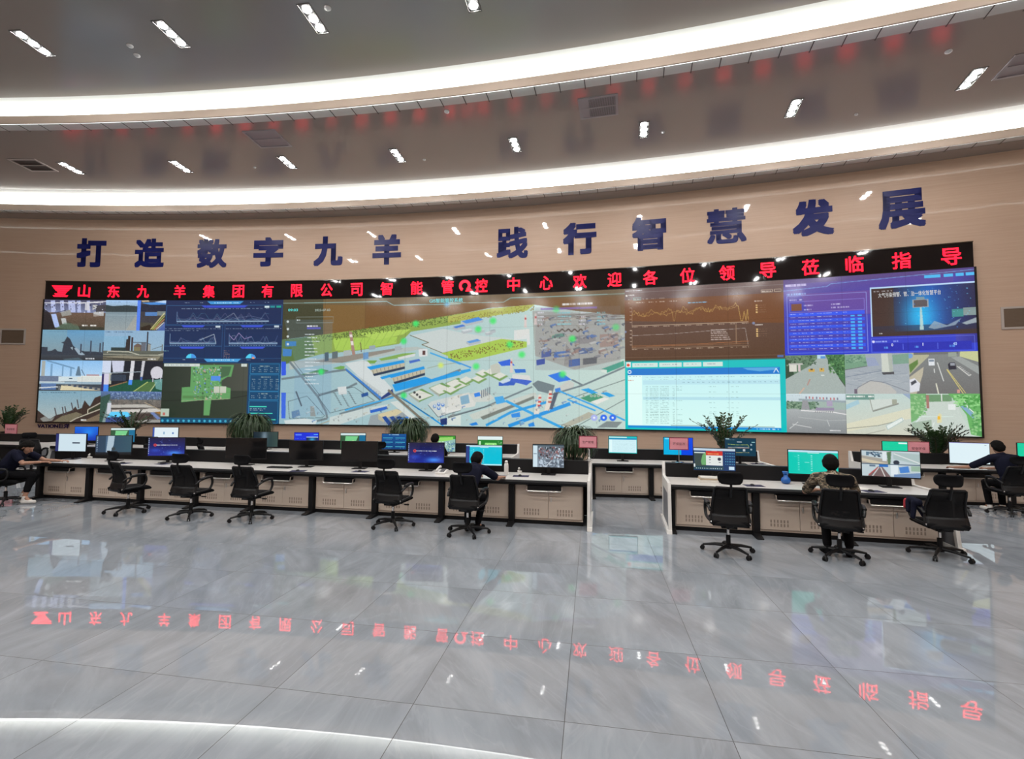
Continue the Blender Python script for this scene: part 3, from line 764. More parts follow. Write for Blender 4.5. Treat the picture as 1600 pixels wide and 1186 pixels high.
c.speck(.15, .0, 1, .22, 170, [(120, 145, 190), (60, 78, 120), (150, 172, 200)], (1, 4), .6); c.speck(.15, .25, 1, .45, 130, [(80, 84, 84), (125, 120, 114)], (1, 5), .6)
c.rect(.12, .38, .18, .72, (200, 205, 215)); c.poly([(.18, .44), (.55, .42), (.75, .42), (1, .58), (1, .64), (.7, .52), (.18, .53)], (185, 182, 175)); c.poly([(.2, .6), (.5, .58), (.98, .55), (1, .66), (.55, .68), (.2, .7)], (200, 196, 190)); c.line([(.18, .56), (1, .52)], 1.5, (60, 58, 56)); c.line([(.72, .35), (1, .6)], 1.5, (170, 155, 130))
c.poly([(.13, .84), (.18, .66), (.45, .66), (.53, .78), (.5, .82)], (95, 205, 250)); c.poly([(.11, .84), (.52, .81), (.52, 1), (.1, 1)], (62, 82, 140)); c.poly([(.53, .75), (.85, .7), (.9, .9), (.55, .95)], (68, 58, 55)); c.poly([(.82, .68), (.88, .66), (1, .86), (.95, .9)], (110, 130, 180)); c.poly([(.9, .66), (1, .64), (1, .75)], (150, 110, 60)); c.poly([(.5, .96), (.8, .9), (1, .9), (1, 1), (.5, 1)], (150, 150, 145)); c.noise(5)
win('camera_feed', F, 2*F, .75, 1, c)

# --- two dark blue dashboards
NB, CYN, LB = (24, 44, 86), (70, 150, 205), (52, 96, 205)
c = cvs(.149, .297, 0, .48, (22, 42, 84), 31); c.vgrad(0, 0, 1, 1, (34, 46, 84), (18, 46, 88))
c.poly([(.35, .02), (.66, .02), (.63, .07), (.38, .07)], (66, 150, 215)); c.text(.4, .04, .62, (190, 230, 250), .9, .02, .1); c.text(.16, .04, .2, (170, 190, 210)); c.text(.28, .04, .32, (170, 190, 210)); c.text(.72, .04, .76, (170, 190, 210)); c.text(.84, .04, .88, (170, 190, 210))
def frame(c, x0, y0, x1, y1, col, w_=1.0, al=1.0): c.line([(x0, y0), (x1, y0), (x1, y1), (x0, y1), (x0, y0)], w_, col, al)
frame(c, .01, .09, .99, .42, (50, 95, 140)); c.poly([(.3, .09), (.7, .09), (.67, .13), (.33, .13)], (58, 76, 200)); c.rect(.84, .1, .88, .135, (205, 225, 230)); c.rect(.89, .1, .93, .135, (45, 140, 150)); c.rect(.94, .1, .98, .135, (40, 160, 140)); c.text(.12, .145, .88, (160, 180, 205), .9, .015, .25)
def chart(c, x0, x1, y0, y1, n, k, cols, amp, al=.38):
    c.line([(x0, y0), (x0, y1), (x1, y1)], .8, (120, 150, 185)); c.rect(x0, y1-.02, x1, y1+.004, (170, 200, 220), .55)
    for q in range(k):
        b = c.rng.uniform(.05, .35); v = np.clip(b+c.rng.randn(n)*.06+(c.rng.rand(n) > .85)*c.rng.uniform(.3, amp), 0, 1)
        c.line([(x0+(x1-x0)*i/(n-1), y1-(y1-y0)*v[i]) for i in range(n)], .9, cols[q % len(cols)], al)
    for i in range(n): c.rect(x0+(x1-x0)*i/n, y1+.02, x0+(x1-x0)*i/n+.012, y1+.03, (150, 170, 190), .6)
PC = [(150, 180, 210), (130, 140, 190), (190, 190, 200), (100, 170, 190), (170, 150, 180)]
chart(c, .1, .88, .2, .37, 24, 5, PC, .7); c.line([(.47, .36), (.58, .22), (.63, .36)], .8, (175, 185, 195), .7); c.line([(.5, .35), (.72, .27), (.85, .33)], .8, (140, 150, 180), .6)
frame(c, .0, .43, .49, .78, (45, 90, 135)); frame(c, .51, .43, 1, .78, (45, 90, 135)); c.poly([(.14, .43), (.34, .43), (.32, .465), (.16, .465)], (58, 82, 205)); c.poly([(.64, .43), (.84, .43), (.82, .465), (.66, .465)], (58, 82, 205)); c.rect(.43, .44, .47, .47, (190, 205, 215)); c.rect(.93, .44, .97, .47, (190, 205, 215))
c.text(.01, .49, .48, (165, 180, 200), .9, .015, .2); c.text(.52, .49, .99, (165, 180, 200), .9, .015, .2); c.text(.01, .52, .3, (165, 180, 200), .8, .015, .3)
chart(c, .05, .44, .57, .745, 18, 5, PC, .5); c.line([(.3, .68), (.42, .58), (.44, .74)], 1, (190, 200, 210)); chart(c, .55, .96, .57, .745, 18, 3, PC, .9, .5); c.line([(.55, .6), (.59, .68), (.63, .56), (.68, .66), (.74, .62)], 1, (170, 150, 200))
c.poly([(.13, .79), (.35, .79), (.33, .825), (.15, .825)], (58, 82, 205)); c.poly([(.64, .79), (.86, .79), (.84, .825), (.66, .825)], (58, 82, 205)); frame(c, 0, .785, .49, .99, (40, 80, 125)); frame(c, .51, .785, 1, .99, (40, 80, 125))
for x in (.235, .74):
    d = np.hypot((c.X-x)*c.W, (c.Y-1.0)*c.H); mk = ((d < 11) & (c.Y < .985)).astype(np.float32); c.blend((slice(None), slice(None)), mk*((c.X < x)), (80, 205, 240), 1); c.blend((slice(None), slice(None)), mk*((c.X >= x)), (70, 150, 225), 1)
c.disc(.76, .985, 3, (220, 150, 120)); c.text(.01, .86, .04, (160, 220, 220), .9, .02, .1)
for k in range(5): c.text(.51, .86+.03*k, .56, (210, 160, 130), .8, .012, .2)
win('dashboard_window', .149, .297, 0, .48, c)
c = cvs(.149, .297, .48, 1, (18, 62, 100), 33)
c.rect(0, 0, 1, .06, (22, 48, 88)); c.poly([(.34, .0), (.66, .0), (.63, .05), (.37, .05)], (72, 160, 220)); c.text(.4, .02, .6, (200, 235, 250), .9, .02, .1); c.text(.15, .02, .19, (180, 195, 210)); c.text(.27, .02, .3, (180, 195, 210)); c.text(.7, .02, .74, (180, 195, 210)); c.text(.83, .02, .87, (180, 195, 210))
c.hgrad(.0, .07, .72, .92, (38, 50, 42), (76, 80, 72)); c.vgrad(.0, .5, .72, .92, (38, 50, 42), (34, 50, 36), .6); c.line([(0, .66), (.22, .64)], 1, (25, 30, 28)); c.line([(.56, .62), (.72, .57)], 1, (25, 30, 28))
G1 = (98, 158, 98); c.poly([(.24, .1), (.6, .1), (.58, .28), (.55, .28), (.5, .34), (.5, .42), (.58, .46), (.58, .62), (.46, .64), (.42, .64), (.41, .88), (.36, .88), (.36, .64), (.17, .68), (.17, .45), (.24, .44)], G1)
c.poly([(.48, .12), (.58, .12), (.56, .26), (.5, .3)], (70, 105, 75)); c.speck(.25, .12, .5, .62, 240, [(70, 120, 80), (170, 195, 190), (90, 140, 210), (200, 160, 150), (60, 90, 70), (120, 190, 120)], (1, 4)); c.rect(.41, .27, .49, .34, (80, 140, 225)); c.rect(.44, .43, .54, .53, (195, 200, 185)); c.rect(.485, .43, .49, .53, (90, 140, 90)); c.rect(.18, .58, .36, .62, (80, 120, 70), .6); c.line([(.17, .66), (.58, .62)], 1.2, (150, 165, 130))
c.rect(.01, .08, .31, .125, (205, 215, 210)); c.rect(.66, .08, .0, .1, G1); c.rect(.66-.0, .08, .71, .125, (205, 215, 210)); c.rect(.43+.0, .08, .43, .1, G1); c.text(.03, .1, .28, (120, 140, 150), .7, .02, .3)
c.rect(.0, .78, .07, .9, (180, 195, 180)); c.rect(.02, .84, .04, .88, (190, 110, 100)); c.rect(0, .92, .73, 1, (16, 78, 112))
for k in range(16): c.disc(.02+.044*k, .965, 2.6, (70, 185, 215), .9)
c.rect(.7, .9, .72, .925, (200, 60, 70)); c.rect(.735, .07, 1, 1, (14, 68, 108))
for y0, y1, n in ((.08, .23, 4), (.25, .5, 7), (.51, .63, 3)):
    frame(c, .74, y0, .985, y1, (45, 130, 180)); c.text(.82, y0+.03, .92, (190, 200, 190), .8, .015, .2)
    for k in range(n-1):
        for x in (.76, .81, .86, .91, .96): c.text(x, y0+.065+(y1-y0-.07)*k/(n-1), x+.025, (190, 210, 215), .85, .014, .15, 2)
frame(c, .74, .65, .985, .99, (45, 130, 180))
for k, x1 in enumerate((.89, .94, .97)):
    c.rect(.745, .73+.1*k, x1, .745+.1*k, (70, 215, 190)); c.text(.75, .77+.1*k, .9, (200, 215, 220), .9, .014, .15); c.text(.75, .79+.1*k, .86, (200, 215, 220), .9, .014, .15)
win('map_window', .149, .297, .48, 1, c)

# --- the large plant map in the middle
c = cvs(.297, .699, 0, 1, (178, 205, 208), 35, 1.0)
def lc(px, py):                     # a point seen on the map window -> window coordinates
    th, z = at_r(px, py, RS); u = (th-U0)/(U1-U0); v = (Z1-z)/(Z1-Z0); return ((u-.297)/.402, v)
def z3(*a): return [lc(440+x*.2108, 430+y*.2108) for x, y in a]
def z4(*a): return [lc(700+x*.2192, 420+y*.2192) for x, y in a]
c.hgrad(0, 0, 1, 1, (150, 184, 194), (194, 215, 207))
sky = z3((0, 160), (1328, 130))+z4((1265, 140), (1265, 335), (900, 300), (620, 258), (300, 280), (0, 340))+z3((1328, 285), (1000, 345), (380, 435), (200, 455), (0, 475))
c.poly(sky, (118, 84, 46)); c.poly(z3((0, 160), (310, 160), (310, 440), (0, 480)), (62, 66, 48), .9); c.poly(z3((310, 160), (620, 150), (620, 400), (310, 440)), (126, 98, 56), .8); c.poly(z4((900, 150), (1265, 140), (1265, 330), (900, 300)), (112, 84, 56), .8); c.poly(z3((0, 160), (1328, 130))+z4((1265, 140), (1265, 190), (0, 240))+z3((1328, 230), (0, 215)), (96, 88, 70), .5)
YG, DG, LGR, RD = (166, 200, 88), (92, 118, 52), (196, 206, 204), (112, 128, 134)
c.poly(z3((200, 455), (380, 432), (1000, 342), (1328, 285), (1328, 360), (960, 420), (870, 510), (560, 560), (300, 585), (0, 660), (0, 560)), (140, 165, 78)); c.poly(z3((0, 480), (220, 455), (250, 590), (0, 670)), (84, 112, 66), .9)
c.poly(z3((380, 470), (860, 455), (850, 505), (560, 555), (400, 560)), YG); c.poly(z3((560, 430), (960, 400), (900, 440), (700, 480)), (175, 206, 95))
for i in range(420):
    t = c.rng.rand(); x = 230+1100*t; y = 470-165*t+c.rng.rand()*50-20; p = z3((x, y))[0]; c.disc(p[0], p[1], 1.2, (74, 92, 44), .7) if i < 170 else c.rect(p[0], p[1], p[0]+2/c.W, p[1]+2/c.H, (80, 96, 48), .8)
for k in range(9): c.line(z3((400+55*k, 560-8*k), (440+58*k, 470-9*k)), .7, (120, 150, 70), .8)
c.poly(z3((960, 448), (1200, 398), (1328, 425), (1328, 540), (1195, 575), (1040, 515), (1090, 500)), LGR); c.poly(z4((0, 440), (250, 480), (470, 500), (380, 520), (0, 585)), LGR); c.line(z3((950, 445), (1090, 500), (1040, 515), (1195, 578), (1328, 545)), 1.2, (96, 84, 52))
c.poly(z3((1180, 578), (1328, 550), (1328, 640)), (160, 190, 84)); c.poly(z4((0, 590), (380, 500), (560, 520), (560, 560), (180, 650), (60, 660), (0, 640)), (164, 196, 80)); c.poly(z4((0, 340), (300, 285), (620, 255), (560, 300), (300, 340), (0, 385)), (172, 178, 84))
for i in range(150):
    t = c.rng.rand(); p = z4((10+520*t, 620-100*t+c.rng.rand()*50-20))[0]; c.rect(p[0], p[1], p[0]+2/c.W, p[1]+2/c.H, (110, 78, 44), .8)
    p = z4((10+600*t, 365-90*t+c.rng.rand()*40-20))[0]; c.rect(p[0], p[1], p[0]+2/c.W, p[1]+2/c.H, (140, 130, 60), .8)
c.poly(z3((60, 640), (480, 600), (880, 540), (1000, 530), (1060, 545), (500, 640), (60, 700)), (176, 186, 182)); c.poly(z3((230, 640), (520, 590), (860, 540), (900, 545), (450, 650)), (120, 105, 92), .6)
for x, y, w_, h_, q in ((320, 575, 30, 65, (70, 85, 92)), (375, 570, 42, 50, (95, 108, 112)), (460, 560, 55, 40, (170, 180, 180)), (650, 525, 45, 30, (150, 165, 170)), (840, 530, 48, 30, (165, 175, 178)), (605, 575, 40, 50, (105, 150, 195))): c.poly(z3((x, y), (x+w_, y-6), (x+w_, y+h_-6), (x, y+h_)), q)
c.poly(z3((500, 420), (522, 420), (548, 590), (525, 592)), (165, 130, 118)); c.poly(z3((503, 440), (524, 440), (527, 460), (506, 460)), (225, 215, 210)); c.poly(z3((512, 490), (532, 490), (535, 520), (516, 520)), (225, 215, 210)); c.line(z3((586, 500), (592, 570)), 1.5, (96, 70, 70))
c.poly(z3((600, 655), (640, 632), (710, 632), (690, 655)), (120, 165, 80)); c.poly(z3((380, 690), (440, 672), (470, 675), (460, 705)), (112, 165, 84)); c.poly(z3((145, 735), (300, 695), (350, 705), (330, 725), (170, 755)), (80, 130, 84)); c.poly(z3((720, 620), (900, 580), (1000, 575), (960, 600), (740, 635)), (128, 168, 86))
# roads
for a in ([(60, 640), (270, 900), (330, 1010), (340, 1060), (260, 1080)], [(0, 770), (200, 740), (480, 700)], [(270, 890), (500, 830), (560, 800)], [(480, 700), (740, 930)], [(740, 930), (1328, 700)], [(430, 1030), (740, 935)]): c.line(z3(*a), 4.5, RD)
for a in ([(90, 640), (285, 890)], [(480, 705), (740, 935)]): c.line(z3(*a), .8, (58, 70, 76))
for a in ([(50, 935), (190, 895), (320, 1040), (300, 1055), (60, 1060)], [(360, 1020), (270, 900), (420, 840), (540, 830), (690, 930), (480, 990)]): c.line(z3(*(a+[a[0]])), .9, (70, 85, 92))
c.poly(z3((470, 655), (600, 628), (640, 640), (820, 840), (738, 905)), (206, 214, 214)); c.poly(z3((478, 690), (738, 900), (738, 925), (478, 705)), (60, 125, 200)); c.poly(z3((738, 905), (822, 842), (830, 875), (740, 922)), (40, 60, 120)); c.poly(z3((560, 740), (738, 865), (738, 900), (540, 735)), (188, 196, 196))
for k in range(9): c.line(z3((600+17*k, 775+14*k), (600+17*k, 800+14*k)), .7, (130, 140, 145))
CB = (30, 150, 222)
def shed(x0, y0, x1, y1, h_):
    c.poly(z3((x0, y0), (x1, y1), (x1+8, y1+22), (x0+30, y0+24)), CB); c.poly(z3((x0+28, y0+22), (x1+8, y1+20), (x1+8, y1+20+h_), (x0+50, y0+24+h_)), (188, 182, 160)); c.poly(z3((x0+45, y0+22+h_), (x1+8, y1+18+h_), (x1+8, y1+36+h_), (x0+55, y0+38+h_)), (38, 58, 84))
    for k in range(8): t = k/8; c.line(z3((x0+45+(x1-x0-45)*t, y0+24+(y1-y0)*t), (x0+50+(x1-x0-45)*t, y0+24+h_+(y1-y0)*t)), .8, (92, 98, 96))
shed(632, 680, 905, 628, 30); shed(785, 740, 1055, 675, 30); c.poly(z3((730, 755), (800, 738), (815, 752), (745, 772)), CB); c.poly(z3((820, 810), (1065, 752), (1110, 770), (1300, 710), (1328, 718), (1328, 738), (845, 862)), (28, 152, 224)); c.line(z3((1100, 575), (1328, 660)), 3.2, (70, 165, 220)); c.line(z3((1328, 715))+z4((160, 720), (0, 770)), 5, (40, 160, 225)); c.line(z4((0, 640), (165, 705)), 3, (70, 150, 215))
c.poly(z3((1015, 550), (1080, 545), (1082, 600), (1020, 605)), (215, 218, 218)); c.rect(*z3((1045, 560))[0], *z3((1065, 590))[0], (90, 62, 62)); c.poly(z3((860, 610), (990, 580), (990, 600), (870, 625)), (210, 214, 214)); c.poly(z3((945, 635), (1020, 620), (1030, 635), (950, 655)), (70, 110, 195)); c.line(z3((1080, 690), (1160, 670), (1290, 650)), 1.2, (150, 160, 140))
# houses with gardens
for x, y in ((1000, 880), (1150, 835), (1270, 800)):
    c.poly(z3((x-60, y), (x+40, y-40), (x+130, y+10), (x+20, y+60)), (108, 150, 92)); c.poly(z3((x-50, y), (x+20, y-30), (x+120, y+10), (x+20, y+48)), (214, 216, 206)); c.poly(z3((x-50, y+2), (x+20, y+50), (x+20, y+66), (x-48, y+16)), (165, 168, 160))
for k, (x, y) in enumerate(((985, 868), (1005, 885), (1025, 902))): p = z3((x, y))[0]; c.disc(*p, 2.6, (70, 74, 74))
for x, y in ((40, 830), (130, 800), (220, 790), (250, 750), (310, 740), (370, 770), (20, 870)): c.poly(z4((x-60, y), (x, y-30), (x+60, y-5), (x, y+30)), (120, 158, 96)); c.poly(z4((x-50, y-8), (x, y-34), (x+45, y-12), (x-4, y+14)), (216, 218, 208))
c.poly(z4((300, 690), (350, 672), (372, 690), (372, 740), (312, 750)), (190, 194, 182))
# bottom left plant and bottom middle halls
for x, y in ((385, 870), (440, 880), (490, 860)):
    for k in range(7): c.line(z3((x+8*k, y+14*k), (x+8*k+16, y+14*k+8)), 1.6, (92, 104, 110), .9)
c.poly(z3((415, 830), (480, 822), (485, 880), (425, 885)), (208, 214, 214)); c.poly(z3((590, 880), (640, 865), (645, 890), (595, 905)), (40, 85, 150)); c.line(z3((108, 860), (150, 970)), 3, (74, 84, 92)); c.poly(z3((75, 1010), (130, 995), (140, 1040), (80, 1060)), (95, 130, 165)); c.poly(z3((215, 970), (240, 970), (255, 1045), (215, 1045)), (150, 150, 140)); c.poly(z3((20, 1075), (170, 1060), (265, 1075), (250, 1110), (30, 1105)), (205, 216, 216)); c.line(z3((470, 1000), (830, 905)), 3, (60, 165, 225)); c.line(z3((270, 1110), (470, 1035), (800, 960)), 2, (165, 160, 140))
c.poly(z3((360, 1050), (600, 990), (790, 955), (780, 985), (560, 1060), (420, 1110), (350, 1110)), (196, 208, 206)); c.poly(z3((655, 1000), (780, 970), (788, 990), (660, 1022)), (45, 100, 195)); c.poly(z3((640, 1110), (660, 1040), (900, 980), (1010, 1110)), (150, 160, 164)); c.poly(z3((715, 1030), (850, 990), (900, 1010), (850, 1040), (740, 1060)), (206, 196, 160)); c.poly(z3((715, 1035), (760, 1060), (760, 1090), (718, 1068)), (180, 176, 150))
for x in (745, 800, 850): c.poly(z3((x, 1050), (x+28, 1042), (x+75, 1100), (x+50, 1115)), (35, 75, 150))
c.poly(z3((860, 1060), (940, 1045), (945, 1100), (880, 1110)), (60, 130, 215)); c.line(z3((790, 850), (1090, 1112)), 5, (120, 116, 104)); c.line(z3((890, 905), (1200, 1115)), 3, (30, 150, 222)); c.line(z3((850, 890), (1130, 1060)), 1, (60, 70, 74)); c.poly(z3((805, 940), (860, 930), (1030, 1085), (1000, 1098)), (206, 214, 210)); c.poly(z3((1175, 1065), (1225, 1055), (1228, 1105), (1180, 1110)), (32, 54, 112))
c.poly(z3((1085, 960), (1110, 935), (1328, 880), (1328, 1000), (1160, 1050)), (198, 206, 204)); c.line(z3((1085, 960), (1160, 1050), (1328, 1000)), 1, (70, 84, 90)); c.poly(z3((1180, 985), (1310, 940), (1328, 950), (1328, 1000), (1200, 1025)), (220, 222, 218))
for x, y in ((1135, 970), (1165, 955), (1195, 960), (1165, 985)): p = z3((x, y))[0]; c.disc(*p, 3.4, (40, 110, 200)); c.disc(p[0], p[1]-.004, 2.2, (190, 205, 220))
c.poly(z3((1230, 1060), (1328, 1030), (1328, 1112), (1225, 1110)), (210, 220, 214)); c.poly(z4((60, 900), (150, 880), (200, 950), (190, 980), (0, 1010), (0, 930)), (212, 214, 208)); c.poly(z4((85, 910), (145, 895), (155, 955), (95, 970)), (110, 160, 190), .8)
# right half: tanks, chimneys, conveyors
c.poly(z4((150, 890), (260, 860), (330, 920), (290, 945), (190, 950)), (200, 206, 200)); c.poly(z4((185, 888), (225, 878), (232, 905), (190, 915)), (50, 130, 225))
for k in range(5): c.line(z4((240+14*k, 920-6*k), (240+14*k, 865-6*k)), 2, (120, 130, 138))
c.poly(z4((360, 810), (440, 782), (490, 800), (470, 830), (360, 835)), (50, 95, 190)); c.poly(z4((365, 805), (420, 782), (470, 790), (390, 818)), (196, 212, 226)); c.poly(z4((450, 780), (560, 790), (600, 800), (560, 830), (440, 800)), (60, 100, 200)); c.poly(z4((460, 750), (580, 760), (590, 795), (455, 780)), (212, 214, 212)); c.poly(z4((470, 715), (550, 715), (555, 740), (480, 742)), (40, 110, 205))
c.poly(z4((355, 665), (440, 645), (475, 690), (380, 692)), (44, 100, 215)); c.poly(z4((600, 820), (640, 795), (760, 830), (740, 895), (640, 870)), RD); c.poly(z4((710, 760), (800, 735), (880, 790), (790, 808)), (44, 120, 225)); c.poly(z4((770, 850), (860, 795), (900, 815), (890, 850), (820, 870)), (196, 200, 194)); c.poly(z4((760, 855), (800, 845), (802, 880), (765, 880)), (60, 130, 215))
for x, y in ((0, 1060), (600, 800), (960, 1130)): pass
for a in ([(0, 1055), (260, 985), (600, 840)], [(740, 895), (960, 830), (1260, 700)], [(880, 790), (960, 830)]): c.line(z4(*a), 3.2, RD)
for a in ([(0, 1062), (330, 965)], [(850, 930), (1260, 790)], [(900, 1130), (1260, 930)]): c.line(z4(*a), .9, (60, 72, 76))
c.poly(z4((150, 1040), (420, 940), (620, 880), (640, 910), (300, 1050), (180, 1075)), (196, 204, 196)); c.poly(z4((230, 1055), (500, 950), (610, 905), (615, 925), (250, 1075)), (120, 126, 120)); c.poly(z4((330, 915), (390, 905), (412, 950), (345, 965)), (70, 165, 225)); c.line(z4((410, 940), (620, 1040), (820, 1135)), 5, (55, 165, 228)); c.line(z4((270, 1115), (450, 1020), (700, 950)), 5, (45, 155, 222)); c.line(z4((430, 1120), (620, 1050), (870, 960)), 7, (40, 148, 222)); c.poly(z4((150, 1105), (200, 1090), (215, 1110), (170, 1118)), (40, 130, 215)); c.poly(z4((448, 1035), (510, 1020), (515, 1055), (455, 1060)), (50, 140, 225)); c.poly(z4((570, 1105), (610, 1090), (618, 1120), (575, 1125)), (45, 140, 225))
for x, y, t in ((625, 1035, 895), (700, 1010, 868)):
    c.poly(z4((x-15, y), (x+20, t), (x+40, t), (x+22, y)), (222, 216, 206))
    for k in range(3): c.poly(z4((x+20-3*k, t+18+28*k), (x+40-1*k, t+18+28*k), (x+39-1*k, t+30+28*k), (x+18-3*k, t+30+28*k)), (200, 72, 66))
c.poly(z4((755, 880), (785, 882), (745, 1000), (720, 1000)), (84, 96, 112))
c.line(z4((790, 870), (1030, 970), (1260, 1080)), 3.2, (60, 165, 228)); c.line(z4((850, 930), (1050, 1010)), 3, (60, 165, 228)); c.poly(z4((945, 860), (1000, 850), (1070, 885), (1020, 890)), (40, 160, 225)); c.poly(z4((1085, 885), (1130, 878), (1190, 905), (1150, 915)), (40, 160, 225)); c.poly(z4((940, 920), (1040, 885), (1110, 915), (1010, 950)), (70, 150, 118))
for x in (1020, 1045, 1070, 965): p = z4((x, 905))[0]; c.disc(*p, 2.4, (190, 205, 190)); c.disc(*p, 1.2, (90, 120, 100))
c.poly(z4((1020, 945), (1110, 915), (1150, 925), (1060, 965)), (226, 228, 222)); c.poly(z4((810, 1110), (1000, 1020), (1060, 1040), (850, 1130)), (176, 176, 160)); c.poly(z4((1060, 1130), (1130, 1085), (1240, 1090), (1200, 1130)), (128, 140, 140)); c.poly(z4((1090, 715), (1250, 655), (1255, 690), (1130, 742)), (60, 165, 140)); c.poly(z4((1090, 715), (1130, 720), (1130, 745), (1090, 735)), (210, 222, 214))
# far right haze of halls, with a translucent table panel over it
c.poly(z4((600, 300), (1260, 330), (1260, 640), (900, 720), (620, 620)), (160, 162, 156), .8)
for k in range(14): x = 640+43*k; c.line(z4((x, 330+c.rng.rand()*40), (x+260, 300+c.rng.rand()*60)), 1, (96, 86, 80), .7)
for x, y, w_, h_, q in ((470, 440, 110, 60, (216, 218, 214)), (740, 470, 90, 26, (90, 150, 132)), (900, 480, 150, 60, (138, 140, 140)), (930, 570, 100, 40, (70, 100, 150)), (755, 595, 110, 40, (62, 112, 190)), (665, 585, 70, 50, (64, 90, 160)), (630, 650, 60, 40, (44, 76, 170)), (960, 640, 100, 45, (86, 94, 100)), (1060, 600, 110, 45, (170, 172, 168)), (1080, 470, 130, 90, (160, 140, 130)), (860, 650, 80, 50, (60, 100, 170))): c.poly(z4((x, y), (x+w_, y-12), (x+w_, y+h_-12), (x, y+h_)), q)
for k in range(26): p = z4((780+7*k, 440+8*math.sin(k)))[0]; c.disc(*p, 1.5, (66, 54, 48), .8)
for x, t, b in ((545, 330, 420), (618, 320, 400), (445, 640, 740)):
    c.poly(z4((x, t), (x+13, t), (x+16, b), (x-4, b)), (214, 200, 196)); c.poly(z4((x, t+20), (x+13, t+20), (x+13, t+34), (x, t+34)), (188, 84, 84))
for k in range(6): c.line(z4((830+10*k, 690), (845+6*k, 540+10*k)), 1.1, (110, 106, 110), .8)
IB = [(206, 212, 210), (168, 176, 178), (60, 110, 190), (130, 136, 140), (190, 186, 170), (90, 100, 112), (150, 120, 110)]
for k in range(150):       # many small halls, stores and stacks
    x, y = c.rng.uniform(625, 1240), c.rng.uniform(335, 640)
    if y < 335+.0*x: continue
    w_, h_ = c.rng.uniform(10, 46), c.rng.uniform(6, 18); q = IB[c.rng.randint(len(IB))]
    c.poly(z4((x, y), (x+w_, y-.32*w_), (x+w_*1.4, y-.1*w_), (x+w_*.4, y+.22*w_)), q, .75); c.poly(z4((x, y), (x+w_*.4, y+.22*w_), (x+w_*.4, y+.22*w_+h_), (x, y+h_)), tuple(v*.72 for v in q), .75)
for k in range(90):
    if k < 45: x, y, Z = c.rng.uniform(100, 1300), c.rng.uniform(960, 1090), z3
    else: x, y, Z = c.rng.uniform(20, 1230), c.rng.uniform(850, 1110), z4
    w_, h_ = c.rng.uniform(8, 30), c.rng.uniform(5, 14); q = IB[c.rng.randint(5)]
    c.poly(Z((x, y), (x+w_, y-.32*w_), (x+w_*1.4, y-.1*w_), (x+w_*.4, y+.22*w_)), q, .6); c.poly(Z((x, y), (x+w_*.4, y+.22*w_), (x+w_*.4, y+.22*w_+h_), (x, y+h_)), tuple(v*.7 for v in q), .6)
for x, y, w_, q in ((95, 375, 120, (70, 140, 220)), (35, 415, 70, (70, 120, 200)), (95, 440, 60, (205, 212, 215)), (190, 440, 55, (190, 200, 208)), (265, 455, 40, (208, 212, 212)), (130, 520, 80, (90, 150, 215)), (300, 440, 30, (150, 160, 168))):
    c.poly(z4((x, y), (x+w_, y-.25*w_), (x+w_*1.3, y-.08*w_), (x+w_*.3, y+.15*w_)), q); c.poly(z4((x, y), (x+w_*.3, y+.15*w_), (x+w_*1.3, y-.08*w_), (x+w_*1.3, y-.08*w_+16), (x+w_*.3, y+.15*w_+16), (x, y+14)), (176, 184, 188))
c.poly(z4((470, 445), (490, 440), (490, 500), (580, 460), (585, 540), (565, 545), (560, 500), (470, 510)), (214, 218, 216))
c.poly(z4((622, 275), (1228, 265), (1228, 720), (622, 722)), (128, 116, 124), .22); c.text(*z4((815, 250))[0], z4((1030, 245))[0][0], (225, 225, 225), 1, .018, .1); c.poly(z4((660, 282), (1060, 270), (1060, 284), (660, 296)), (124, 96, 172), .8)
for r in range(4):
    for x, w_ in ((643, 45), (780, 100), (935, 45), (1060, 60)): c.text(z4((x, 0))[0][0], z4((x, 312+27*r))[0][1], z4((x+w_, 0))[0][0], (205, 205, 215) if w_ < 50 else (130, 195, 205), .85, .012, .12)
# side list, title bar, buttons, green markers
c.poly(z3((20, 330), (380, 330), (365, 1030), (90, 1060), (100, 640)), (110, 150, 190), .20); c.poly(z3((0, 640), (34, 640), (34, 740), (0, 745)), (50, 90, 225)); c.poly(z3((0, 870), (34, 870), (30, 1060), (0, 1060)), (45, 90, 225), .85); c.poly(z3((10, 545), (78, 550), (74, 600), (10, 600)), (60, 130, 225), .8); c.poly(z3((30, 490), (110, 490), (110, 525), (30, 530)), (60, 130, 210), .8)
for r in range(15): p = z3((175, 437+26*r)); q = z3((245, 437)); c.text(p[0][0], p[0][1], q[0][0]+.01*(r % 3), (215, 225, 230), .95, .011, .05, 6)
frame(c, *z3((112, 312))[0], *z3((385, 352))[0], (150, 165, 165), .8, .8); c.text(z3((128, 0))[0][0], z3((128, 330))[0][1], z3((160, 0))[0][0], (220, 230, 230), .9, .012, .05); c.text(z3((205, 0))[0][0], z3((205, 374))[0][1], z3((285, 0))[0][0], (225, 225, 235), 1, .014, .05, 5); c.rect(*z3((190, 388))[0], *z3((290, 402))[0], (96, 96, 190), .9)
for y in (345, 400, 455, 512): p = z3((48, y))[0]; c.disc(*p, 2.6, (215, 225, 225), .9)
TL = (150, 200, 200); c.line(z3((0, 210), (780, 196), (830, 224), (1328, 214)), 1.4, TL, .8); c.line(z4((0, 245), (395, 240), (445, 210), (1265, 178)), 1.4, TL, .8); p = z3((1225, 216))[0]; c.disc(*p, 9, (80, 170, 225), .8, 9)
for x, y in ((995, 360), (905, 490), (295, 716), (905, 890)): c.disc(*z3((x, y))[0], 9, (60, 225, 110), .9, 6)
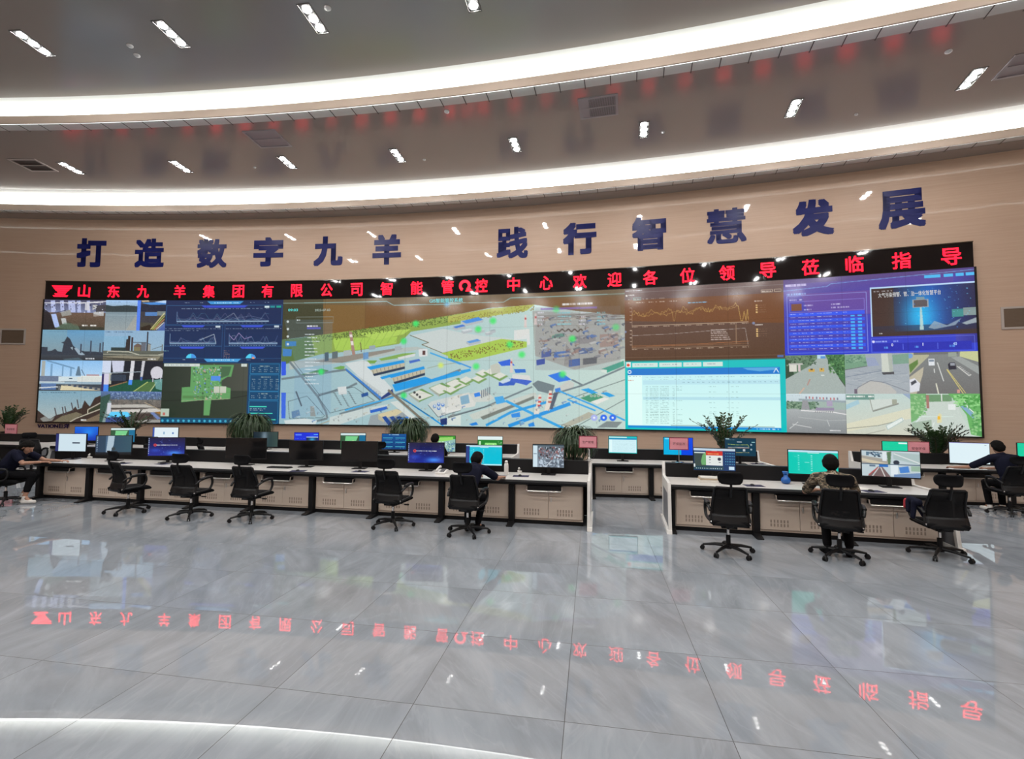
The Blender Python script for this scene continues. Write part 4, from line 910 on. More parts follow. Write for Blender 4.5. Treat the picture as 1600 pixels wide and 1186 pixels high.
for x, y in ((320, 372), (215, 432), (440, 540), (525, 612), (200, 695), (770, 290), (885, 500), (1195, 418), (815, 752)): c.disc(*z4((x, y))[0], 9, (70, 228, 110), .9 if x not in (770, 1195) else .55, 6)
c.disc(*z3((1180, 668))[0], 8, (215, 235, 90), .8, 6)
for k, x in enumerate((1040, 1108, 1172)): c.disc(*z4((x, 1060))[0], 6, ((170, 180, 235), (50, 110, 235), (50, 110, 235))[k]); c.disc(*z4((x, 1060))[0], 2, (235, 240, 250))
c.noise(2.5)
win('plant_map_window', .297, .699, 0, 1, c)
screen_text('GIS智能管控系统', 697, 469.5, 52, .17, (120, 220, 225))
screen_text('09:03', 458, 484.5, 15, .10, (90, 220, 215)); screen_text('2023-07-03', 504, 484.5, 24, .09, (165, 185, 175), 0)

# --- brown trend chart window
c = cvs(.699, .851, 0, .515, (98, 62, 36), 41, 1.1); c.vgrad(0, 0, 1, 1, (104, 82, 80), (84, 58, 40)); c.poly([(0, .16), (1, .16), (1, .55), (0, .45)], (122, 72, 34), .7)
c.text(.01, .03, .12, (190, 190, 190), .9, .014, .1, 5); c.rect(0, .055, 1, .06, (150, 140, 140), .5); c.text(.03, .09, .07, (215, 210, 205), .9, .02, .1); c.disc(.015, .1, 2, (210, 200, 190))
for x in (.02, .07, .125, .18, .235): c.text(x, .15, x+.035, (165, 150, 140), .7, .014, .2)
frame(c, .062, .135, .112, .165, (120, 150, 140), .8); c.text(.02, .2, .35, (190, 170, 150), .8, .014, .5); c.text(.42, .23, .54, (120, 190, 225), .9, .018, .05, 6); frame(c, .87, .115, .935, .145, (190, 170, 150), .8); frame(c, .945, .115, .985, .145, (190, 170, 150), .8); c.text(.875, .128, .93, (225, 215, 205), .9, .014, .1)
for y0, y1 in ((.27, .52), (.58, .83)):
    c.line([(.05, y0), (.05, y1), (.79, y1)], .8, (190, 165, 140))
    for k in range(11): c.text(.05+.07*k, y1+.015, .09+.07*k, (180, 160, 140), .8, .014, .1, 4)
    for k in range(5): c.rect(.035, y0+(y1-y0)*k/5, .05, y0+(y1-y0)*k/5+.008, (200, 180, 160), .8)
    c.text(.83, y0-.02, .875, (220, 210, 200), .9, .018, .05, 5)
    for k in range(4): c.rect(.835, y0+.03+.03*k, .845, y0+.048+.03*k, (215, 180, 120)); c.text(.852, y0+.04+.03*k, .9, (150, 120, 95), .7, .012, .2)
n = 90; xs = np.linspace(.05, .73, n); wv = .36+.03*np.sin(xs*60)+.018*c.rng.randn(n)-(xs-.05)*.06; w2 = .385+.02*np.sin(xs*47+1)+.012*c.rng.randn(n)-(xs-.05)*.1
wv[36:38] = .47
for q in (wv, w2): c.line(list(zip(xs, q))+[(.745, .5), (.755, .5), (.765, .38), (.775, .5), (.785, .36), (.79, .5)], .8, (190, 155, 85), .75)
c.line([(.05, .655), (.3, .645), (.6, .615), (.77, .6), (.785, .82)], .8, (160, 150, 145)); c.line([(.05, .8), (.5, .79), (.79, .77)], 1, (190, 120, 70), .8); c.line([(.05, .815), (.79, .80)], .8, (170, 120, 80), .8); c.line([(.715, .55), (.715, .8)], .7, (170, 140, 110))
for k in range(6): c.text(.56, .605+.026*k, .56+.12*(.75+.05*k), (205, 190, 185), .8, .014, .1, 6)
c.disc(.005, .6, 2.5, (120, 130, 160)); c.disc(.82, .54, 2.5, (120, 130, 160)); c.rect(0, .95, 1, .955, (130, 105, 90), .5); c.rect(.955, .96, .99, .985, (80, 110, 170)); c.noise(2)
win('trend_chart_window', .699, .851, 0, .515, c)
# --- white table window with a turquoise border
c = cvs(.699, .851, .515, 1, (4, 190, 190), 43, 1.15); c.rect(0, 0, 1, .02, (80, 60, 45), .6)
c.rect(.01, .03, .04, .1, (235, 235, 230)); c.disc(.023, .07, 3, (215, 70, 50)); 
for x0, x1 in ((.05, .22), (.23, .375), (.385, .5), (.51, .63)): c.rect(x0, .04, x1, .1, (205, 228, 220)); c.text(x0+.02, .065, x1-.03, (130, 120, 150), .6, .02, .3)
c.rect(.02, .125, .965, .215, (20, 120, 205)); c.disc(.032, .17, 4, (225, 235, 245)); c.disc(.032, .17, 2.2, (20, 120, 205)); c.poly([(.75, .13), (.96, .13), (.94, .16), (.85, .18), (.78, .16)], (130, 200, 235), .6); c.line([(.93, .2), (.945, .14), (.96, .2)], 1.4, (230, 240, 250))
c.vgrad(.02, .215, .965, .94, (196, 240, 244), (214, 250, 244)); c.rect(.02, .215, .115, .94, (224, 252, 248)); c.rect(.12, .29, .965, .355, (180, 222, 235), .7); c.rect(.12, .53, .965, .57, (170, 215, 230), .7)
c.text(.02, .235, .11, (80, 110, 120), .7, .012, .3); c.text(.025, .29, .06, (200, 110, 90), .8, .014, .2); c.text(.13, .25, .95, (90, 130, 140), .5, .012, .5); c.text(.13, .28, .6, (90, 120, 130), .5, .012, .55)
for k in range(19): x = .38+.031*k; c.text(x, .325, x+.015, (70, 110, 130), .75, .012, .1, 3)
for r in range(22):
    y = .385+.0245*r
    for x0, x1 in ((.14, .155), (.165, .225), (.235, .29), (.315, .327)): c.text(x0, y, x1, (90, 125, 125), .62, .011, .12, 4)
    if r % 3 == 0 or r > 13:
        for x in (.545, .57, .65, .68, .71): c.text(x, y, x+.016, (90, 125, 125), .55, .011, .2, 3)
    if c.rng.rand() > .6: c.text(.34, y, .375, (90, 130, 130), .55, .011, .2, 4)
c.rect(.3, .925, .93, .93, (60, 90, 90), .8); c.rect(.02, .94, .965, .975, (20, 140, 215)); c.text(.82, .955, .96, (220, 240, 250), .9, .014, .3)
win('data_table_window', .699, .851, .515, 1, c)
# --- blue management window
c = cvs(.851, 1, 0, .5, (64, 72, 190), 45, 1.25); c.vgrad(0, 0, 1, 1, (96, 76, 150), (40, 60, 205)); c.poly([(.1, .2), (.55, .2), (.5, .5), (.15, .5)], (122, 80, 150), .55); c.hgrad(.9, 0, 1, .9, (72, 72, 170), (44, 42, 120), .7)
c.rect(0, .0, 1, .06, (92, 72, 120), .6); c.text(.015, .07, .135, (215, 205, 235), 1, .035, .05, 8); c.line([(0, .15), (.25, .12), (.27, .09), (1, .03)], 1.2, (120, 170, 230), .8); c.text(.02, .19, .13, (150, 190, 240), .8, .025, .1); c.rect(.76, .06, .84, .1, (80, 185, 240)); c.rect(.855, .06, .9, .1, (80, 185, 240)); c.rect(.91, .06, .95, .1, (80, 185, 240)); c.rect(.96, .06, 1, .1, (80, 185, 240))
frame(c, .02, .22, .46, .97, (150, 165, 235), 1, .8); c.text(.035, .27, .11, (205, 200, 235), .9, .02, .1); frame(c, .035, .3, .45, .44, (140, 135, 220), 1, .8); c.rect(.045, .33, .105, .42, (122, 78, 58)); c.text(.12, .35, .17, (205, 200, 235), .9, .02, .1); c.text(.12, .4, .16, (205, 200, 235), .9, .02, .1); c.text(.27, .35, .32, (205, 200, 235), .9, .02, .2); c.text(.27, .39, .37, (205, 200, 235), .9, .02, .1)
c.rect(.03, .45, .45, .5, (66, 84, 225)); 
for r in range(12):
    y = .465+.041*r
    if r % 2: c.rect(.03, y-.012, .45, y+.028, (74, 66, 172), .8)
    else: c.rect(.03, y-.012, .45, y+.028, (52, 92, 240), .8)
    for k, (x0, x1) in enumerate(((.04, .07), (.085, .145), (.155, .175), (.19, .22), (.225, .275), (.295, .305), (.335, .36))): c.text(x0, y, x1, (205, 215, 245), .85, .012, .1, 4)
    if r:
        for x in (.375, .41): c.rect(x, y-.004, x+.022, y+.018, (70, 175, 245))
c.rect(.48, .17, 1, .79, (185, 215, 245)); c.rect(.487, .19, 1, .79, (66, 48, 44)); g0 = (.72-.487); d = np.exp(-(((c.X-.735)/.085)**2+((c.Y-.55)/.27)**2)); ins = ((c.X > .49) & (c.Y > .19) & (c.Y < .735)).astype(np.float32)
c.hgrad(.60, .19, .78, .735, (46, 50, 80), (30, 80, 180), .9); c.hgrad(.78, .19, 1, .735, (30, 80, 180), (34, 38, 76), .9); c.blend((slice(None), slice(None)), d*ins, (40, 185, 240), .95); c.vgrad(.49, .66, 1, .79, (40, 50, 80), (58, 44, 42), .6)
c.poly([(.733, .42), (.74, .42), (.747, .72), (.728, .72)], (190, 215, 210), .9); c.rect(.695, .35, .775, .45, (150, 160, 170)); c.rect(.702, .36, .768, .44, (92, 86, 90)); c.rect(.715, .32, .755, .35, (120, 150, 165)); c.rect(.885, .49, .94, .58, (62, 140, 140)); c.rect(.94, .48, 1, .57, (130, 150, 150)); c.poly([(.77, .7), (.8, .62), (.86, .68), (.93, .6), (.9, .68), (.8, .72)], (150, 170, 185), .8); c.poly([(.93, .66), (1, .6), (1, .66), (.95, .68)], (180, 195, 195), .8)
c.speck(.62, .2, .98, .7, 60, [(110, 200, 240), (60, 130, 210)], (1, 2), .7); c.text(.5, .22, .6, (205, 205, 210), .8, .014, .1); c.text(.525, .75, .54, (220, 220, 220), 1, .014, .05)
c.disc(.49, .85, 2.5, (220, 220, 250)); c.text(.5, .845, .62, (170, 190, 245), .9, .02, .1, 6); c.rect(.485, .87, .97, .97, (34, 46, 176)); c.rect(.64, .885, .643, .96, (90, 110, 230)); c.rect(.81, .885, .813, .96, (90, 110, 230)); c.text(.545, .92, .565, (90, 170, 240), .9, .025, .1); c.text(.7, .92, .72, (90, 170, 240), .9, .025, .1); c.text(.87, .92, .895, (90, 170, 240), .9, .025, .1); frame(c, .48, .81, .985, .985, (110, 130, 235), 1, .6); c.noise(2)
win('management_window', .851, 1, 0, .5, c)
screen_text('大气污染预警、管、治一体化智慧平台', 1420, 459, 98, .15, (205, 205, 205), .005)
screen_text('0', 1394, 539, 3, .09, (215, 220, 250)); screen_text('1', 1442, 538, 1.2, .09, (215, 220, 250)); screen_text('40', 1492, 537, 6, .09, (170, 200, 250))
# --- six road cameras at the right end
def rf(s): return cvs(.851, .9007, 0, .25, (160, 170, 168), s, 1.5)
TG, TD = (86, 128, 92), (52, 78, 60)
c = rf(51); c.vgrad(0, 0, 1, 1, (150, 160, 162), (160, 168, 158)); c.poly([(0, 0), (.62, 0), (.55, .12), (.4, .3), (.1, .55), (0, .6)], (100, 128, 105)); c.poly([(.68, 0), (1, 0), (1, .8), (.8, .4)], (72, 120, 78)); c.rect(.55, 0, .68, .1, (185, 215, 235)); c.rect(.6, .04, .68, .1, (90, 150, 210)); c.poly([(.55, .1), (.7, .1), (1, .85), (1, 1), (0, 1), (0, .62), (.4, .3)], (164, 176, 172))
c.poly([(0, .1), (.1, .15), (.15, .5), (0, .62)], TD); c.speck(0, .02, .5, .25, 90, [TD, (120, 150, 120), (70, 100, 78)], (2, 5)); c.speck(.72, .02, 1, .5, 120, [(56, 100, 60), (110, 160, 100), (44, 84, 52)], (2, 5)); c.rect(.07, .25, .2, .42, (215, 215, 205)); c.rect(.06, .21, .3, .25, (190, 190, 185)); c.rect(.22, .25, .26, .42, (205, 190, 190))
c.rect(.4, .36, .5, .43, (205, 165, 80)); c.rect(.58, .34, .66, .43, (205, 170, 90)); c.rect(.43, .35, .47, .39, (90, 80, 60)); c.rect(.6, .35, .63, .38, (90, 80, 60)); c.line([(.37, .78), (.42, .62)], 2.5, (180, 140, 130)); c.line([(.23, 1), (.32, .84)], 3, (205, 175, 155)); c.line([(.9, .6), (1, .82)], 1.5, (60, 70, 66)); c.rect(.6, .52, .66, .535, (225, 230, 225)); c.noise(4)
win('camera_feed', .851, .9007, .5, .75, c)
c = rf(52); c.vgrad(0, 0, 1, 1, (158, 168, 178), (166, 174, 180)); c.poly([(0, .03), (.33, .02), (.36, .3), (0, .4)], (118, 158, 132)); c.poly([(.75, .05), (1, .02), (1, .26), (.76, .28)], (124, 160, 142)); c.poly([(.34, .1), (.48, .1), (.55, .3), (.37, .32)], (150, 162, 190)); c.speck(0, .03, .33, .2, 60, [(90, 130, 110), (140, 175, 150)], (2, 5)); c.line([(0, .4), (.36, .31)], 1.5, (96, 100, 104)); c.line([(.0, .58), (.3, .5), (.62, .42)], 2, (130, 142, 156))
for k in range(28): x = c.rng.rand(); y = .4+.35*c.rng.rand(); c.line([(x, y), (x+.2, y+.05*c.rng.randn())], 1.2, ((136, 146, 158), (184, 190, 194))[k % 2], .7)
c.poly([(.18, .9), (.28, .74), (.4, .68), (.55, .7), (.7, .8), (.8, .95), (.78, 1), (.2, 1)], (186, 186, 182)); c.line([(.16, .98), (.2, .84), (.4, .67), (.62, .72), (.98, .95)], 1.5, (120, 126, 136)); c.poly([(.58, 0), (.745, 0), (.75, .47), (.585, .46)], (202, 208, 198)); c.poly([(.68, 0), (.745, 0), (.75, .47), (.7, .47)], (172, 180, 172)); c.poly([(.58, .47), (.77, .46), (.77, .52), (.6, .53)], (76, 78, 84)); c.rect(.145, .88, .19, 1, (110, 100, 116)); c.noise(3)
win('camera_feed', .9007, .9504, .5, .75, c)
c = rf(53); c.vgrad(0, 0, 1, 1, (128, 134, 134), (112, 112, 112)); c.poly([(0, 0), (.3, 0), (.3, .1), (0, .55)], (178, 178, 150)); c.poly([(0, .3), (.14, .17), (.14, .28), (.02, .5)], (96, 130, 70)); c.poly([(.0, .6), (.22, .35), (.2, .55), (.1, 1), (0, 1)], (186, 180, 160)); c.poly([(.75, 0), (1, 0), (1, .26), (.74, .12)], (196, 200, 150)); c.poly([(.62, .14), (.74, .12), (1, .36), (1, .55)], (154, 160, 158)); c.rect(.08, 0, .72, .06, (110, 112, 112)); c.rect(.58, .02, .7, .12, (150, 160, 150)); c.disc(.02, .08, 6, (120, 160, 210))
for a, b, w_, q in (((.42, .25), (.5, .7), 1.5, (225, 228, 225)), ((.37, .4), (.375, .5), 1.5, (225, 228, 225)), ((.39, .75), (.42, 1), 2.2, (225, 225, 205)), ((.55, .42), (.77, 1), 1.5, (215, 200, 120)), ((.56, .42), (.8, .98), 1.2, (215, 200, 120)), ((.7, .35), (.86, .58), 1.5, (215, 215, 210)), ((.86, .58), (.89, .55), 1.5, (215, 215, 210))): c.line([a, b], w_, q)
for k in range(7): c.line([(.72+.022*k, .37+.03*k), (.75+.022*k, .36+.03*k)], 1.2, (205, 205, 205))
c.rect(.29, .16, .38, .32, (220, 225, 230)); c.rect(.3, .18, .37, .23, (130, 145, 160)); c.poly([(.57, .3), (.6, .26), (.67, .26), (.69, .42), (.58, .43)], (44, 46, 60)); c.rect(.6, .27, .67, .33, (150, 155, 165)); c.poly([(0, .66), (.08, .62), (.16, .75), (.14, .93), (0, .97)], (218, 220, 228)); c.poly([(.02, .72), (.09, .66), (.11, .72), (.03, .8)], (70, 74, 84)); c.rect(.68, .9, .72, .98, (205, 150, 140)); c.noise(3)
win('camera_feed', .9504, 1, .5, .75, c)
c = rf(54); c.vgrad(0, 0, 1, .3, (206, 222, 228), (186, 200, 205)); c.rect(0, .2, .55, .38, (110, 140, 118)); c.rect(.5, .2, 1, .42, (160, 180, 172)); c.speck(0, .18, .55, .38, 90, [(70, 100, 80), (140, 165, 140)], (2, 5)); c.vgrad(0, .4, 1, 1, (168, 174, 176), (136, 140, 142)); c.poly([(.22, .13), (1, .18), (1, .23), (.22, .18)], (150, 165, 172)); c.poly([(.28, .17), (.37, .17), (.4, .4), (.26, .4)], (150, 152, 156))
for k in range(10): x = .33+.058*k; c.rect(x, .07+.004*k, x+.024, .13+.004*k, (190, 110, 110) if k % 3 else (120, 120, 140), .85)
c.rect(.68, .18, .78, .32, (170, 160, 185)); c.rect(.5, .35, .8, .42, (150, 140, 165)); c.line([(.25, .43), (.8, .47), (1, .52)], 2.5, (222, 222, 222)); 
for k in range(9): c.line([(.5+.035*k, .44), (.49+.035*k, .48)], 1.2, (120, 120, 124))
c.line([(.05, .9), (.2, .72)], 1.6, (205, 208, 208)); c.line([(.1, .78), (.42, .86)], 1.6, (205, 208, 208)); c.line([(.68, .65), (.72, .82)], 1.5, (195, 198, 198)); c.line([(.2, .6), (.7, .68), (1, .66)], 1, (186, 190, 190)); c.text(.73, .91, .9, (220, 220, 220), 1, .04, .1, 6); c.text(.03, .06, .3, (150, 160, 165), .7, .02); c.noise(3)
win('camera_feed', .851, .9007, .75, 1, c)
c = rf(55); c.vgrad(0, 0, 1, 1, (190, 210, 206), (206, 208, 192)); c.rect(0, .02, .45, .15, (110, 150, 140)); c.text(.02, .06, .45, (230, 235, 230), 1, .05, .2, 7); c.poly([(0, .28), (.2, .15), (.22, .25), (0, .4)], (165, 200, 212)); c.poly([(.38, .15), (.75, .13), (.82, .22), (.8, .27), (.42, .43), (.38, .4)], (205, 214, 208)); c.line([(.38, .12), (.42, .42), (.82, .23)], 1.6, (150, 156, 146)); c.rect(.72, .14, .79, .26, (160, 165, 150)); c.line([(.42, .44), (.82, .25)], 2.2, (135, 138, 132)); c.poly([(0, .75), (1, .35), (1, .6), (0, .95)], (222, 218, 190), .7)
c.line([(0, .87), (.5, .78), (.9, .62)], 1.2, (120, 125, 120)); c.poly([(.62, .78), (.86, .58), (.9, .62), (.64, .88)], (226, 234, 230)); c.line([(.62, .78), (.86, .58), (.88, .66), (.64, .88), (.62, .78)], 1.2, (165, 190, 190)); c.line([(.3, 1), (.6, .88)], 1.2, (150, 150, 140)); c.poly([(.88, .0), (1, 0), (1, .15)], (150, 170, 195)); c.noise(3)
win('camera_feed', .9007, .9504, .75, 1, c)
c = rf(56); c.vgrad(0, 0, 1, 1, (176, 205, 186), (200, 214, 205)); c.poly([(0, 0), (.24, 0), (.24, .3), (.12, .6), (0, .7)], (120, 178, 118)); c.rect(.22, .03, .6, .2, (110, 150, 112)); c.poly([(.55, 0), (1, 0), (1, 1), (.85, .95), (.8, .5), (.68, .22)], (104, 176, 100)); c.poly([(.22, .2), (.68, .18), (.72, .45), (.86, 1), (.05, 1), (.1, .6), (.2, .45)], (198, 210, 202)); c.poly([(.72, .3), (.78, .28), (.95, .55), (.9, .6)], (130, 170, 200)); c.line([(.77, .14), (.82, .32), (.94, .5)], 2, (220, 228, 232)); c.speck(.62, .02, 1, .3, 100, [(70, 150, 70), (150, 215, 140)], (2, 6)); c.speck(.85, .4, 1, .95, 90, [(80, 150, 84), (150, 205, 140)], (2, 6)); c.speck(0, .02, .22, .5, 90, [(110, 170, 110), (160, 205, 150)], (2, 6))
c.rect(.55, .25, .65, .38, (226, 232, 230)); c.rect(.24, .04, .28, .35, (165, 120, 110)); c.rect(.45, 0, .465, .18, (220, 225, 220)); c.line([(.12, .55), (.62, .54)], 1.2, (215, 235, 225)); c.poly([(.38, .65), (.4, .5), (.42, .46), (.45, .5), (.45, .68), (.38, .7)], (220, 215, 170)); c.rect(.39, .54, .43, .62, (235, 185, 60)); c.line([(.3, .85), (.34, .68)], 1.5, (225, 235, 230)); c.line([(.07, .7), (.14, .58)], 2, (215, 230, 228)); c.poly([(.02, .7), (.3, .62), (.3, .85), (0, .9)], (140, 165, 140), .6); c.noise(3)
win('camera_feed', .9504, 1, .75, 1, c)
# ================================================================== console desks
BAY = 1.2445
def make_cabinet(label):
    """one bay of a console: black post with foot, beige body, two vented doors, pull-out keyboard tray"""
    t = thing('console_cabinet', label, 'cabinet', (0, 0, 0), 0, 'beige console cabinets')
    obj('body', MB().box(.05, BAY-.05, .15, .84, .07, .70), M_BEI, t)
    obj('plinth', MB().box(.045, BAY-.045, .17, .82, .0, .10), M_BLKM, t)
    p = MB().box(-.045, .045, .06, .2, .02, .668).box(-.045, .045, .2, .84, .02, .10)
    p.prism_x([(-.13, 0), (.25, 0), (.25, .05), (.05, .05), (-.13, .018)], -.05, .05)
    obj('post', p, M_BLKM, t, bevel=.004)
    for s, x0, x1 in ((0, .065, BAY/2-.003), (1, BAY/2+.003, BAY-.065)):
        d = obj('door', MB().box(x0, x1, .13, .149, .105, .662), M_BEI, t, bevel=.003)
        v = MB(); xc = (x0+x1)/2+(-.0 if s else .0)
        for r in range(2):
            for q in range(6):
                x = xc-.135+.047*q; z = .155+.058*r
                v.box(x, x+.022, .1275, .1305, z, z+.046)
        obj('vent', v, M_SLAT, d)
        if s:
            obj('handle', MB().box(x0+.028, x0+.052, .122, .131, .38, .46), M_SIL, d, bevel=.002)
    tr = MB().box(.28, .84, .035, .128, .585, .660)
    k = obj('keyboard_tray', tr, M_BLKM, t)
    e = MB().tube([(.265, .12, .662), (.265, .02, .645), (.265, .012, .60), (.285, .008, .572), (.835, .008, .572), (.855, .012, .60), (.855, .02, .645), (.855, .12, .662)], .0095, 8)
    obj('tray_rim', e, M_SIL, k)
    return t
CAB = [None]
def console_run(x0, y0, rz, n, lab, side, cab_labels, hidden=False, front_top=True):
    """a run of n bays from its front left corner: cabinets, one white worktop, one black riser, two end panels"""
    ln = n*BAY; R = Matrix.Rotation(rz, 4, 'Z'); O = Vector((x0, y0, 0))
    def w(x, y, z=0): return O+R @ Vector((x, y, z))
    if hidden:
        t = thing('rear_console', 'closed beige console body of the %s' % lab, 'desk', w(0, 0), rz)
        obj('body', MB().box(.02, ln-.02, .13, .84, .0, .70), M_BEI, t)
        obj('plinth', MB().box(.02, ln-.02, .10, .13, .0, .70), M_BLKM, t)
    else:
        for i in range(n):
            if CAB[0] is None:
                CAB[0] = make_cabinet(cab_labels[i]); CAB[0].location = w(i*BAY, 0); CAB[0].rotation_euler = (0, 0, rz)
            else:
                dup(CAB[0], w(i*BAY, 0), rz, cab_labels[i])
    t = thing('worktop', 'long white worktop with black front edge on the %s' % lab, 'desk', w(0, 0, .70), rz)
    obj('top', MB().box(-.02, ln+.02, .02, .90, .018, .05), M_WHT, t, bevel=.004)
    obj('edge_band', MB().prism_x([(.02, .05), (-.005, .046), (-.02, .02), (-.015, -.01), (.02, -.03), (.02, .018)], -.02, ln+.02), M_BLKM, t)
    obj('apron', MB().box(0, ln, .04, .15, -.028, .018), M_BLKM, t)
    t = thing('console_riser', 'black upright riser along the back of the %s' % lab, 'desk riser', w(0, .9, .0), rz)
    obj('panel', MB().prism_x([(0, .75), (.03, .98), (.16, .98), (.16, .02), (.0, .02)], -.02, ln+.02), M_BLKM, t, bevel=.005)
    obj('cap_rail', MB().box(-.02, ln+.02, .03, .16, .98, .99), M_BLK, t)
    for s, x in ((-1, -.075), (1, ln+.025)):
        if s < 0 and lab.startswith('long front'): continue
        nm = 'left' if s < 0 else 'right'
        t = thing('end_panel', 'white framed side panel, %s end of %s' % (nm, lab), 'desk side panel', w(x, 0), rz)
        fr = MB()
        fr.prism_x([(-.04, .60), (.0, .775), (.92, .775), (1.0, 1.0), (1.06, 1.0), (1.06, .60)], 0, .05)
        fr.prism_x([(-.03, .62), (.05, .62), (-.06, .05), (-.12, .05)], 0, .05).prism_x([(.98, .62), (1.06, .62), (1.06, .05), (.98, .05)], 0, .05)
        fr.prism_x([(-.16, 0), (1.06, 0), (1.06, .06), (-.14, .06)], -.03 if s < 0 else 0, .05 if s < 0 else .08)
        obj('frame', fr, M_WHP, t, bevel=.004)
        obj('infill', MB().prism_x([(.03, .62), (.99, .62), (.99, .05), (-.08, .05)], .012, .038), M_GRY, t)
def nth_from(i, n, a, b):
    return '%s from the %s' % ((ORD[i], a) if i < (n+1)//2 else (ORD[n-1-i], b))
RZ1 = -.015
x1 = -.10-9*BAY*math.cos(RZ1)
console_run(x1, 7.92-9*BAY*math.sin(RZ1), RZ1, 9, 'long front console left of the aisle', '', ['beige console cabinet, %s end of the long front console' % nth_from(i, 9, 'left', 'right aisle') for i in range(9)])
console_run(1.27, 7.99, -.06, 3, 'short front console right of the aisle', '', ['beige console cabinet under the short right front console, %s' % s for s in ('left end behind the empty headrest chair', 'middle, before the camouflage shirt', 'right end, before the tilted empty chair')])
console_run(.03, 10.60, .05, 3, 'rear console across the aisle', '', ['beige cabinet of rear console across the aisle, %s' % s for s in ('its left end', 'its middle one', 'its right end')])
console_run(-20.0, 11.25, 0, 3, 'rear console at far left', '', None, hidden=True)
console_run(-15.2, 11.25, 0, 4, 'rear console behind the leftmost front monitors', '', None, hidden=True)
console_run(-9.40, 11.25, 0, 6, 'rear console behind the black front monitors', '', None, hidden=True)
console_run(6.0, 11.30, 0, 4, 'rear console at the right edge', '', ['beige cabinet of right rear console, %s' % s for s in ('hidden end behind the tilted chair', 'left of the seated navy person', 'behind the seated navy person', 'past the seated navy person')])

# ================================================================== office chairs (facing +y)
def rpath(pts, n=6):
    """smooth a polyline"""
    P = [Vector(p) for p in pts]; out = []
    for i in range(len(P)-1):
        p0, p1, p2, p3 = P[max(i-1, 0)], P[i], P[i+1], P[min(i+2, len(P)-1)]
        for k in range(n):
            t = k/n; out.append(.5*((2*p1)+(p2-p0)*t+(2*p0-5*p1+4*p2-p3)*t*t+(3*p1-p0-3*p2+p3)*t**3))
    return out+[P[-1]]
def back_y(z):       # side profile of the backrest
    t = (z-.42)/.52
    return -.235+.05*math.sin(math.pi*min(1, t*1.15))*(1) - .10*max(0, t-.45)
def back_grid(mb, zlo, zhi, wfun, off, th_, nx=12, nz=12):
    vs = []; 
    for s in (0, 1):
        for j in range(nz+1):
            z = zlo+(zhi-zlo)*j/nz; hw = wfun(z)
            for i in range(nx+1):
                u = -1+2*i/nx; x = hw*u
                vs.append((x, back_y(z)+.045*u*u+off+(-th_ if s else 0), z))
    N = (nx+1)*(nz+1); f = []
    for j in range(nz):
        for i in range(nx):
            a = j*(nx+1)+i; f += [(a, a+1, a+nx+2, a+nx+1), (N+a, N+a+nx+1, N+a+nx+2, N+a+1)]
    for i in range(nx):
        a = i; f.append((a, N+a, N+a+1, a+1)); a = nz*(nx+1)+i; f.append((a, a+1, N+a+1, N+a))
    for j in range(nz):
        a = j*(nx+1); f.append((a, a+nx+1, N+a+nx+1, N+a)); a += nx; f.append((a, N+a, N+a+nx+1, a+nx+1))
    return mb.add(vs, f)
